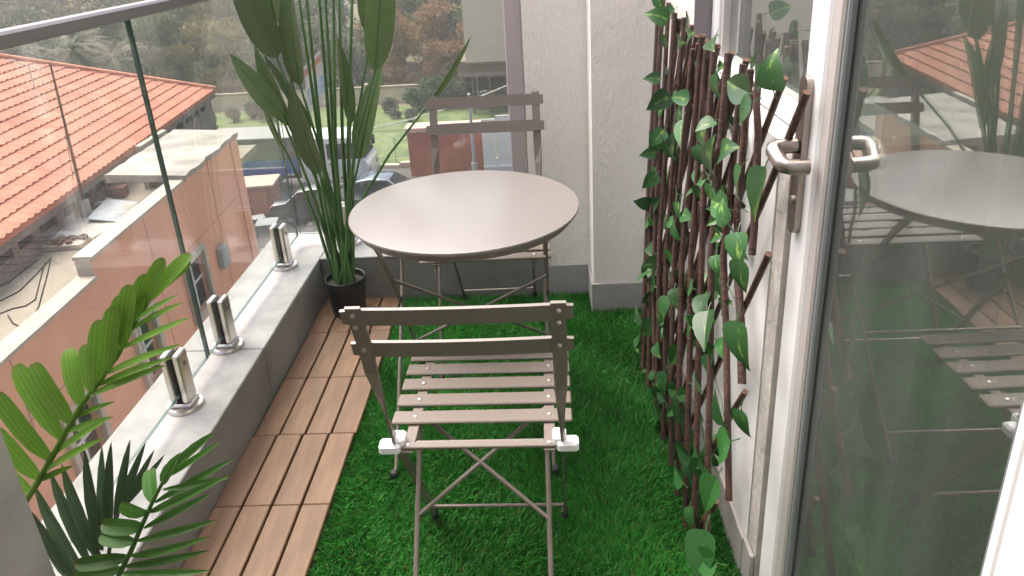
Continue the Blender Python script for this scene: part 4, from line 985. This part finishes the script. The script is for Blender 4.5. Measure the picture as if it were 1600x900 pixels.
# ---- vehicles
def wheel(parent, x, y, r, wdt):
    M = Matrix.Translation((x, y, r)) @ Matrix.Rotation(R(90), 4, 'X')
    t = MB().lathe([(r*.55, -wdt/2), (r*.92, -wdt/2), (r, -wdt*.35), (r, wdt*.35), (r*.92, wdt/2), (r*.55, wdt/2)], 24, M=M, cap0=False, cap1=False).build('tyre', M_tyre, parent, smooth=40, world=False)
    MB().lathe([(r*.56, -wdt*.42), (r*.5, -wdt*.30), (r*.14, -wdt*.34), (0, -wdt*.36)], 20, M=M, cap0=False, cap1=False).build('rim', M_grey, t, smooth=40, world=False)
    MB().lathe([(r*.56, wdt*.42), (r*.5, wdt*.30), (r*.14, wdt*.34), (0, wdt*.36)], 20, M=M, cap0=False, cap1=False).build('rim', M_grey, t, smooth=40, world=False)
def car(name, loc, rz, paint, label):
    c = empty(name, loc, rz)
    prof = [(-2.1, .45), (-2.15, .75), (-2.0, .92), (-1.45, .98), (-.95, 1.38), (-.4, 1.47), (.45, 1.43), (1.05, 1.02), (1.9, .88), (2.12, .66), (2.12, .42), (1.75, .30), (-1.75, .30)]
    b = MB(); n = len(prof); ws = lambda z: .84 if z < .95 else .84 - (z-.95)*.42
    for y in (-1, 1): b.v += [(x, y*ws(z), z) for x, z in prof]
    b.v += [(x, -(ws(z)-.06), z+.03 if z > .6 else z) for x, z in prof] + [(x, ws(z)-.06, z+.03 if z > .6 else z) for x, z in prof]
    for i in range(n):
        j = (i+1) % n; b.face([i, j, 2*n+j, 2*n+i]); b.face([2*n+i, 2*n+j, 3*n+j, 3*n+i]); b.face([3*n+i, 3*n+j, n+j, n+i])
    b.face(list(range(n))[::-1]); b.face([n+i for i in range(n)])
    b.build('body', paint, c, smooth=35, world=False)
    for sy in (-1, 1):
        for (xs, ) in (([(-1.32, 1.0), (-.92, 1.30), (-.38, 1.39), (-.38, .99)],), ([(-.30, .99), (-.30, 1.39), (.40, 1.35), (.88, 1.01)],)):
            m_ = MB(); yy = sy
            m_.v = [(x, yy*(ws(z)+.004), z) for x, z in xs] + [(x, yy*(ws(z)-.02), z) for x, z in xs]
            k = len(xs); m_.face(list(range(k)) if sy > 0 else list(range(k))[::-1])
            for i in range(k): m_.face([i, (i+1) % k, k+(i+1) % k, k+i])
            m_.build('side_window', M_cglass, c, world=False)
        MB().box(1.95, 2.135, min(sy*.45, sy*.78), max(sy*.45, sy*.78), .62, .76, bev=.02).build('headlight', M_wpanel, c, world=False)
        MB().box(-2.16, -2.05, min(sy*.5, sy*.8), max(sy*.5, sy*.8), .70, .84, bev=.02).build('tail_light', M_red, c, world=False)
        MB().box(.72, .86, min(sy*.86, sy*1.0), max(sy*.86, sy*1.0), .98, 1.08, bev=.02).build('mirror', paint, c, world=False)
        for x in (-1.3, 1.32): wheel(c, x, sy*.76, .32, .2)
    for (a, d) in (((.52, 1.41), (1.02, 1.06)), ((-.98, 1.37), (-1.42, 1.02))):
        m_ = MB(); w0 = ws(a[1])-.12; w1 = ws(d[1])-.1
        m_.v = [(a[0], -w0, a[1]+.036), (a[0], w0, a[1]+.036), (d[0], w1, d[1]+.036), (d[0], -w1, d[1]+.036), (a[0], -w0, a[1]), (a[0], w0, a[1]), (d[0], w1, d[1]), (d[0], -w1, d[1])]
        m_.face([0, 1, 2, 3]); m_.face([7, 6, 5, 4])
        for i in range(4): m_.face([i, 4+i, 4+(i+1) % 4, (i+1) % 4])
        m_.build('windscreen', M_cglass, c, world=False)
    tag(c, label, 'car', 'cars parked in the street')
p = at_z(500, 338, G+.02); car('parked_car', (p.x+.3, p.y, G+.021), R(4), M_car, 'dark parked car beyond the black plant pot')
p = at_z(590, 330, G+.02); car('parked_car', (p.x+.2, p.y+.6, G+.021), R(-4), M_car2, 'blue grey parked car in front of the white truck cab')
# truck
p0 = at_z(590, 312, G+.02)
tk = empty('truck', (p0.x-1.6, p0.y+2.2, G+.021), R(-1))
MB().box(-6.6, -2.35, -1.15, 1.15, 1.0, 1.75, bev=.02).build('cargo_board', M_bluec, tk, world=False)
for k in range(7): MB().box(-6.5+.68*k, -6.44+.68*k, -1.19, -1.151, 1.0, 1.75).build('stake', M_bluec, tk, world=False)
MB().box(-6.58, -2.37, -1.12, 1.12, 1.751, 2.78, bev=.06).build('tarpaulin', M_tarp, tk, world=False)
MB().box(-6.62, -2.33, -1.16, 1.16, 2.781, 2.86, bev=.03).build('tarpaulin_roof', M_tarpt, tk, world=False)
MB().box(-6.6, 1.0, -.42, .42, .62, .98).build('chassis', M_dark, tk, world=False)
for k in range(5): MB().box(-6.3+.9*k, -6.0+.9*k, -1.196, -1.191, 1.02, 1.10).build('reflector', M_wpanel, tk, world=False)
cabp = [(-2.1, .62), (1.0, .62), (1.12, .8), (1.12, 1.35), (.95, 1.62), (.62, 2.55), (.40, 2.68), (-2.0, 2.68), (-2.1, 2.58)]
b = MB(); n = len(cabp)
b.prism([(x, z) for x, z in cabp], -1.05, 1.05, Matrix(((1, 0, 0, 0), (0, 0, -1, 0), (0, 1, 0, 0), (0, 0, 0, 1))))
b.build('cab', M_wpaint, tk, world=False)
for sy in (-1, 1):
    mw = MB(); xs = [(-.75, 1.68), (.82, 1.66), (.55, 2.42), (-.75, 2.42)]
    mw.v = [(x, sy*1.062, z) for x, z in xs] + [(x, sy*1.03, z) for x, z in xs]; mw.face([0, 1, 2, 3] if sy < 0 else [3, 2, 1, 0])
    for i in range(4): mw.face([i, 4+i, 4+(i+1) % 4, (i+1) % 4])
    mw.build('side_window', M_cglass, tk, world=False)
    dm = MB().box(-.85, .9, min(sy*1.051, sy*1.058), max(sy*1.051, sy*1.058), .95, 1.6).build('door', M_wpaint, tk, world=False)
    MB().box(-.7, -.5, min(sy*1.06, sy*1.09), max(sy*1.06, sy*1.09), 1.42, 1.47).build('door_handle', M_dark, dm, world=False)
    MB().box(.85, 1.0, min(sy*1.10, sy*1.3), max(sy*1.10, sy*1.3), 1.75, 2.2, bev=.02).build('mirror', M_dark, tk, world=False)
    MB().box(1.121, 1.15, min(sy*.6, sy*.95), max(sy*.6, sy*.95), .95, 1.15).build('headlight', M_grey, tk, world=False)
    wheel(tk, .1, sy*.92, .48, .28); wheel(tk, -5.2, sy*.92, .48, .28); wheel(tk, -4.1, sy*.92, .48, .28)
ww = MB(); ww.v = [(.985, -.92, 1.66), (.985, .92, 1.66), (.665, .85, 2.5), (.665, -.85, 2.5), (.93, -.92, 1.64), (.93, .92, 1.64), (.61, .85, 2.5), (.61, -.85, 2.5)]
ww.face([0, 1, 2, 3])
for i in range(4): ww.face([i, 4+i, 4+(i+1) % 4, (i+1) % 4])
ww.build('windscreen', M_cglass, tk, world=False)
MB().box(1.121, 1.2, -1.08, 1.08, .5, .8, bev=.03).build('bumper', M_grey, tk, world=False)
tag(tk, 'truck with white cab and blue sided cargo bed under grey tarpaulin', 'truck')

# ---- red walled enclosure, white panels, beige building, boundary wall, poles
p = at_z(643, 276, G); q = at_z(757, 272, G); ztop = at_y(700, 197, p.y).z
re = empty('red_wall', (p.x, p.y, G))
MB().box(p.x, q.x, p.y, p.y+.9, G, ztop-.25).build('wall_face', M_red, re)
MB().box(p.x-.1, q.x+.1, p.y-.1, p.y+1.0, ztop-.249, ztop, bev=.03).build('coping', M_redtop, re)
tag(re, 'low red painted wall with pinkish coping seen past the far chair', 'wall')
for k, (x0, x1, y0) in enumerate(((757, 778, 186), (779, 803, 180))):
    a = at_y(x0, 268, p.y-.3); c = at_y(x1, 268, p.y-.3); zt = at_y(x0, y0, p.y-.3).z
    wp = empty('white_panel', (a.x, p.y-.3, G))
    MB().box(a.x, c.x, p.y-.35, p.y-.29, G+.02, zt).build('board', M_wpanel, wp)
    MB().box(c.x-.1, c.x-.02, p.y-.42, p.y-.351, G+.02, zt).build('frame_stile', M_wpaint, wp)
    MB().box(a.x, c.x-.11, p.y-.42, p.y-.351, G+.4, G+.5).build('frame_rail', M_wpaint, wp)
    tag(wp, ('white framed panel leaning next to the red wall', 'white framed panel beside the lilac post')[k], 'panel')
YB = 51.5
bb0 = at_y(728, 98, YB-5); bb1 = at_y(900, 96, YB-5)
bb = empty('beige_building', (bb0.x+6, YB, G))
MB().box(bb0.x, bb0.x+14, YB-5, YB+8, bb0.z, 6).build('wall', M_beige, bb)
MB().box(bb0.x-.6, bb0.x+13.8, YB-4.5, YB+7.8, bb0.z-1.0, bb0.z-.001).build('soffit_band', M_brown, bb)
MB().box(bb0.x+3.5, bb0.x+13.5, YB-3.5, YB+7.5, G, bb0.z-1.001).build('ground_floor', M_bwall, bb)
for k in range(5): MB().box(bb0.x+.2+1.1*k, bb0.x+.32+1.1*k, YB-4.3, YB-4.18, G, bb0.z-1.001).build('pillar', M_brown, bb)
tag(bb, 'plain beige building block raised above a dark band', 'building')
bw = empty('boundary_wall', (-20, 52, G))
zw = at_y(360, 150, 52).z
x = -62.0; k = 0
while x < 14:
    MB().box(x, x+3.6, 52, 52.25, G, zw).build('wall_bay', M_bwall, bw)
    MB().box(x-.05, x+3.65, 51.95, 52.3, zw+.001, zw+.16).build('coping', M_bpier, bw)
    MB().box(x+3.601, x+4.199, 51.85, 52.4, G, zw+.35).build('pier', M_bpier, bw)
    x += 4.2
tag(bw, 'cream boundary wall with brown piers at the far edge of the lawn', 'wall')
def pole(px, pyb, pyt, r, m, label, name='lamp_post', z=G, extra=False):
    p = at_z(px, pyb, z); t = at_y(px, pyt, p.y); o = empty(name, p)
    MB().tube([p, Vector((p.x, p.y, t.z))], [r, r*.75], 10).build('pole', m, o, smooth=60)
    MB().tube([p, p+Vector((0, 0, .9))], r*1.7, 10).build('base', m, o, smooth=60)
    if extra: MB().box(p.x-.1, p.x+.1, p.y-1.2, p.y+.1, t.z, t.z+.12, bev=.03).build('arm', m, o)
    else: MB().lathe([(r*.9, 0), (r*.9, .06), (0, .1)], 10, c=(p.x, p.y, t.z)).build('cap', m, o)
    tag(o, label, 'pole'); return p, t
pole(743, 282, 148, .085, M_pole, 'grey pole rising behind the back rails of the far chair')
pole(748, 168, 60, .07, M_pole, 'grey pole in front of the beige building', z=G)
pole(283, 150, 52, .11, M_bluepole, 'blue painted post among the trees')
pole(226, 150, 50, .05, M_sheet, 'pale thin post behind the orange roof')
pole(545, 165, -40, .05, M_pole, 'thin grey pole standing by the tilted banner')
# fence wires along the lawn front
fn = empty('wire_fence', (-6, 37, G))
for h in (.35, .8, 1.3): MB().tube([(-12, 37.4, G+h), (-1.5, 37.0, G+h)], .018, 5).build('wire', M_pole, fn)
for k in range(8): MB().tube([(-12+1.5*k, 37.4-.06*k, G), (-12+1.5*k, 37.4-.06*k, G+1.4)], .03, 6).build('fence_post', M_pole, fn)
tag(fn, 'thin wire fence along the front of the lawn', 'fence')
# overhead wires
for k, (a, c) in enumerate((((200, 78, 60), (420, 70, 60)), ((200, 86, 60), (420, 80, 60)), ((560, 205, 44), (800, 130, 44)))):
    A = at_y(*a[:2], a[2]); Cc = at_y(*c[:2], c[2]); pts = [A.lerp(Cc, i/10) - Vector((0, 0, 1.2*(i/10)*(1-i/10))) for i in range(11)]
    tag(MB().tube(pts, .035 if k < 2 else .05, 5).build('overhead_wire', M_sheet, smooth=60), ('upper grey overhead wire before the trees', 'lower grey overhead wire before the trees', 'pale wire slung over the lawn')[k], 'wire')
# tilted banner
def banner():
    yb = 46.0; P = [at_y(x, y, yb) for x, y in ((474, 105), (500, 78), (512, 150), (484, 178))]
    o = empty('banner_sign', (P[3].x, yb, G)); d = Vector((0, .06, 0))
    MB().hexa([P[3], P[2], P[2]+d, P[3]+d], [P[0], P[1], P[1]+d, P[0]+d]).build('board', mat('banner_white', (.62, .60, .60), .6, var=.25, scale=1.5, col2=(.45, .30, .30)), o)
    MB().hexa([P[0].lerp(P[3], .22)-d*.1, P[1].lerp(P[2], .22)-d*.1, P[1].lerp(P[2], .22)-d*.3, P[0].lerp(P[3], .22)-d*.3], [P[0].lerp(P[3], .08)-d*.1, P[1].lerp(P[2], .08)-d*.1, P[1].lerp(P[2], .08)-d*.3, P[0].lerp(P[3], .08)-d*.3]).build('printed_band', M_red, o)
    MB().hexa([P[0].lerp(P[3], .85)-d*.1, P[1].lerp(P[2], .85)-d*.1, P[1].lerp(P[2], .85)-d*.3, P[0].lerp(P[3], .85)-d*.3], [P[0].lerp(P[3], .5)-d*.1, P[1].lerp(P[2], .5)-d*.1, P[1].lerp(P[2], .5)-d*.3, P[0].lerp(P[3], .5)-d*.3]).build('printed_panel', mat('banner_blue', (.25, .30, .42), .6, var=.4, scale=3), o)
    for q in (P[3], P[2]): MB().tube([(q.x, yb+.1, G), (q.x, yb+.1, q.z+1.5)], .05, 6).build('leg', M_pole, o)
    tag(o, 'tilted white banner with red and blue print by the lawn', 'sign')
banner()

# ---- trees, palms, shrubs
def foliage_mat(name, c1, c2):
    M = mat(name, c1, .75, scale=1.3, col2=c2, obj_var=.22, trans=.25, detail=3, var=.3); return M
FM = [foliage_mat('leaf_olive', (.085, .105, .045), (.17, .185, .08)), foliage_mat('leaf_grey', (.11, .125, .08), (.21, .22, .14)), foliage_mat('leaf_yellow', (.19, .165, .06), (.30, .25, .09)),
      foliage_mat('leaf_orange', (.25, .15, .07), (.40, .23, .10)), foliage_mat('leaf_green', (.05, .10, .035), (.11, .18, .06)), foliage_mat('leaf_dry', (.20, .155, .11), (.30, .24, .18))]
def leaf_cloud(blobs, n, size):
    """many small leaf clumps spread through several lobes, denser near their surface"""
    V = np.zeros((n, 4, 3)); W = np.array([bb[3]**2 for bb in blobs]); W = W/W.sum(); idx = rng.choice(len(blobs), n, p=W)
    C = np.array([bb[:3] for bb in blobs])[idx]; Rr = np.array([bb[3] for bb in blobs])[idx]
    d = rng.normal(size=(n, 3)); d /= np.linalg.norm(d, axis=1)[:, None]
    r = Rr*(rng.uniform(.25, 1.08, n)**.6); P = C + d*r[:, None]*np.array([1, 1, .85])
    a = rng.normal(size=(n, 3)); a = a*.8 + d*.2; a /= np.linalg.norm(a, axis=1)[:, None]; b2 = np.cross(a, rng.normal(size=(n, 3))); b2 /= np.linalg.norm(b2, axis=1)[:, None]
    s = size*rng.uniform(.5, 1.3, n)[:, None]
    V[:, 0] = P - a*s; V[:, 1] = P - b2*s*.45; V[:, 2] = P + a*s; V[:, 3] = P + b2*s*.45
    me = bpy.data.meshes.new('crown'); me.from_pydata(V.reshape(-1, 3).tolist(), [], np.arange(n*4).reshape(-1, 4).tolist()); return me
crowns = []
for k in range(5):
    bl = []; nb = random.randint(9, 14)
    for i in range(nb):
        a = random.uniform(0, 6.28); rr = random.uniform(.2, 2.1); bl.append((rr*math.cos(a), rr*math.sin(a), random.uniform(1.1, 5.6) - .25*rr, random.uniform(.65, 1.35)))
    bl.append((0, 0, 4.2, 1.5)); crowns.append((leaf_cloud(bl, 4600, .17), bl))
def trunk_mesh(bl):
    b = MB(); b.tube([(0, 0, -.2), (.05, .02, 1.2), (.0, .05, 2.6), (.05, 0, 4.2)], [.2, .16, .12, .05], 7)
    for (x, y, z, r) in bl[:8]: b.tube([(.0, .03, 1.6+z*.12), (x*.45, y*.45, 1.2+z*.5), (x, y, z)], [.08, .05, .015], 5)
    return b.mesh('trunk', M_trunk, smooth=60)
trunks = [trunk_mesh(bl) for _, bl in crowns]
cmeshes = {}
def crown_mesh(k, f):
    if (k, f) not in cmeshes:
        me = crowns[k][0].copy(); me.materials.clear(); me.materials.append(FM[f]); cmeshes[(k, f)] = me
    return cmeshes[(k, f)]
TL = ['dull olive leafy tree in the wood beyond the boundary wall', 'grey green leafy tree in the wood beyond the boundary wall', 'yellow green tree in the wood beyond the boundary wall', 'orange brown autumn tree in the wood beyond the boundary wall', 'fresh green tree in the wood beyond the boundary wall', 'dry tan tree in the wood beyond the boundary wall']
def tree(x, y, s, f, z=None):
    k = random.randrange(5); z = G if z is None else z
    t = empty('tree', (x, y, z), random.uniform(0, 6.28)); t.scale = (s*random.uniform(.9, 1.15), s*random.uniform(.9, 1.15), s*random.uniform(.85, 1.1))
    inst('trunk', trunks[k], t); inst('crown', crown_mesh(k, f), t)
    tag(t, TL[f], 'tree', TL[f].split(' in ')[0] + 's in the wood')
hz = lambda y: G + .05 + 7*max(0, (y-62)/140)**1.2
rows = [(55, 3.0, .9), (59.5, 3.4, 1.05), (66, 4.2, 1.25), (75, 5.2, 1.5), (90, 7, 2.0)]
for ri_, (yy, stp, s) in enumerate(rows):
    x = -78 - ri_*6
    while x < (2 if ri_ < 2 else 14):
        u_ = x/yy
        if u_ > -.19: f = random.choice((3, 3, 0, 4, 2))
        elif u_ > -.38: f = random.choice((1, 0, 0, 4, 1))
        elif u_ > -.5: f = random.choice((2, 2, 4, 0))
        else: f = random.choice((0, 5, 2, 1, 0))
        tree(x + random.uniform(-1, 1), yy + random.uniform(-1.6, 1.6), s*random.uniform(.8, 1.2), f, hz(yy)-.1)
        x += stp*random.uniform(.8, 1.25)
# date palms left of the roof
def palm_tree(p, h, label, rmul=1.0):
    t = empty('palm_tree', p)
    MB().tube([(0, 0, 0), (.1, .05, h*.5), (.05, .1, h)], [.26, .22, .2], 9).build('trunk', M_trunk, t, smooth=60, world=False)
    for k in range(34):
        a = random.uniform(0, 6.28); el = random.uniform(-.4, 1.2); L = random.uniform(2.4, 3.2)*rmul; b = MB()
        dh = Vector((math.cos(a), math.sin(a), 0)); pts = []; q = Vector((.05, .1, h)); e = el
        for i in range(9): pts.append(q.copy()); q = q + (dh*math.cos(e) + Vector((0, 0, 1))*math.sin(e))*L/8; e -= .18
        b.tube(pts, [.03*(1-i*.1) for i in range(9)], 4, cap=False)
        sd_ = dh.cross(Vector((0, 0, 1)))
        for i in range(26):
            tt = .1 + .88*i/26; kk = min(7, int(tt*8)); pp = pts[kk].lerp(pts[kk+1], tt*8-kk); dd = (pts[kk+1]-pts[kk]).normalized()
            for s_ in (-1, 1):
                e_ = pp + (sd_*s_*.75 + dd*.6 - Vector((0, 0, .25)))*(.5*math.sin(math.pi*(.12+tt*.85)))*rmul
                i0 = len(b.v); b.v += [tuple(pp-dd*.035), tuple(pp+dd*.035), tuple(e_)]; b.face([i0, i0+1, i0+2])
        b.build('frond', FM[1 if k % 3 else 5], t, world=False)
    tag(t, label, 'palm tree')
for (px, py, y, h, lab) in ((25, 85, 44, 6.2, 'grey green date palm behind the far left end of the orange roof'), (110, 80, 47, 6.0, 'grey green date palm behind the middle of the orange roof ridge'), (175, 95, 50, 5.2, 'drooping date palm beside the pale thin post')):
    p = at_y(px, py, y); palm_tree(Vector((p.x, p.y, G)), p.z-G, lab)
# shrubs
sh = leaf_cloud([(random.uniform(-.6, .6), random.uniform(-.5, .5), random.uniform(.35, .95), random.uniform(.3, .5)) for _ in range(9)], 2600, .075)
def shrub(px, py, s, f, label, grp=None):
    p = at_z(px, py, G); me = sh.copy(); me.materials.append(FM[f]); t = empty('shrub', p, random.uniform(0, 6)); t.scale = (s, s, s)
    inst('foliage', me, t); b = MB()
    for k in range(6): b.tube([(0, 0, 0), (random.uniform(-.4, .4), random.uniform(-.4, .4), .7)], [.03, .01], 4)
    b.build('stems', M_trunk, t, world=False); tag(t, label, 'shrub', grp)
shrub(322, 208, 1.15, 2, 'round yellow green bush by the corner of the orange roof')
for k, (px, py, s) in enumerate(((672, 168, 1.7), (700, 166, 1.8), (725, 165, 1.6), (755, 163, 1.9), (775, 162, 1.5), (655, 172, 1.3))): shrub(px, py, s, 4, 'dense green hedge shrub before the cream boundary wall', 'hedge shrubs by the boundary wall')
for k, (px, py, s) in enumerate(((395, 185, 1.0), (370, 190, .8), (610, 176, .9), (420, 190, .9), (640, 190, .7), (620, 186, .6))): shrub(px, py, s, 1, 'low grey green shrub on the lawn edge', 'low shrubs on the lawn')

# ---- thin warm haze over the whole place
hz_ = MB().box(-420, 420, -62, 720, G-1.2, 14)
hm = bpy.data.materials.new('haze'); hm.use_nodes = True; ht = hm.node_tree; ht.nodes.clear()
ho = ht.nodes.new('ShaderNodeOutputMaterial'); hv = ht.nodes.new('ShaderNodeVolumePrincipled')
hv.inputs['Color'].default_value = (.93, .93, .92, 1); hv.inputs['Density'].default_value = .0020; hv.inputs['Anisotropy'].default_value = .2
ht.links.new(hv.outputs[0], ho.inputs['Volume'])
hb = hz_.build('haze', hm, base=False); tag(hb, 'thin pale haze in the air over the whole place', 'haze', kind='stuff')
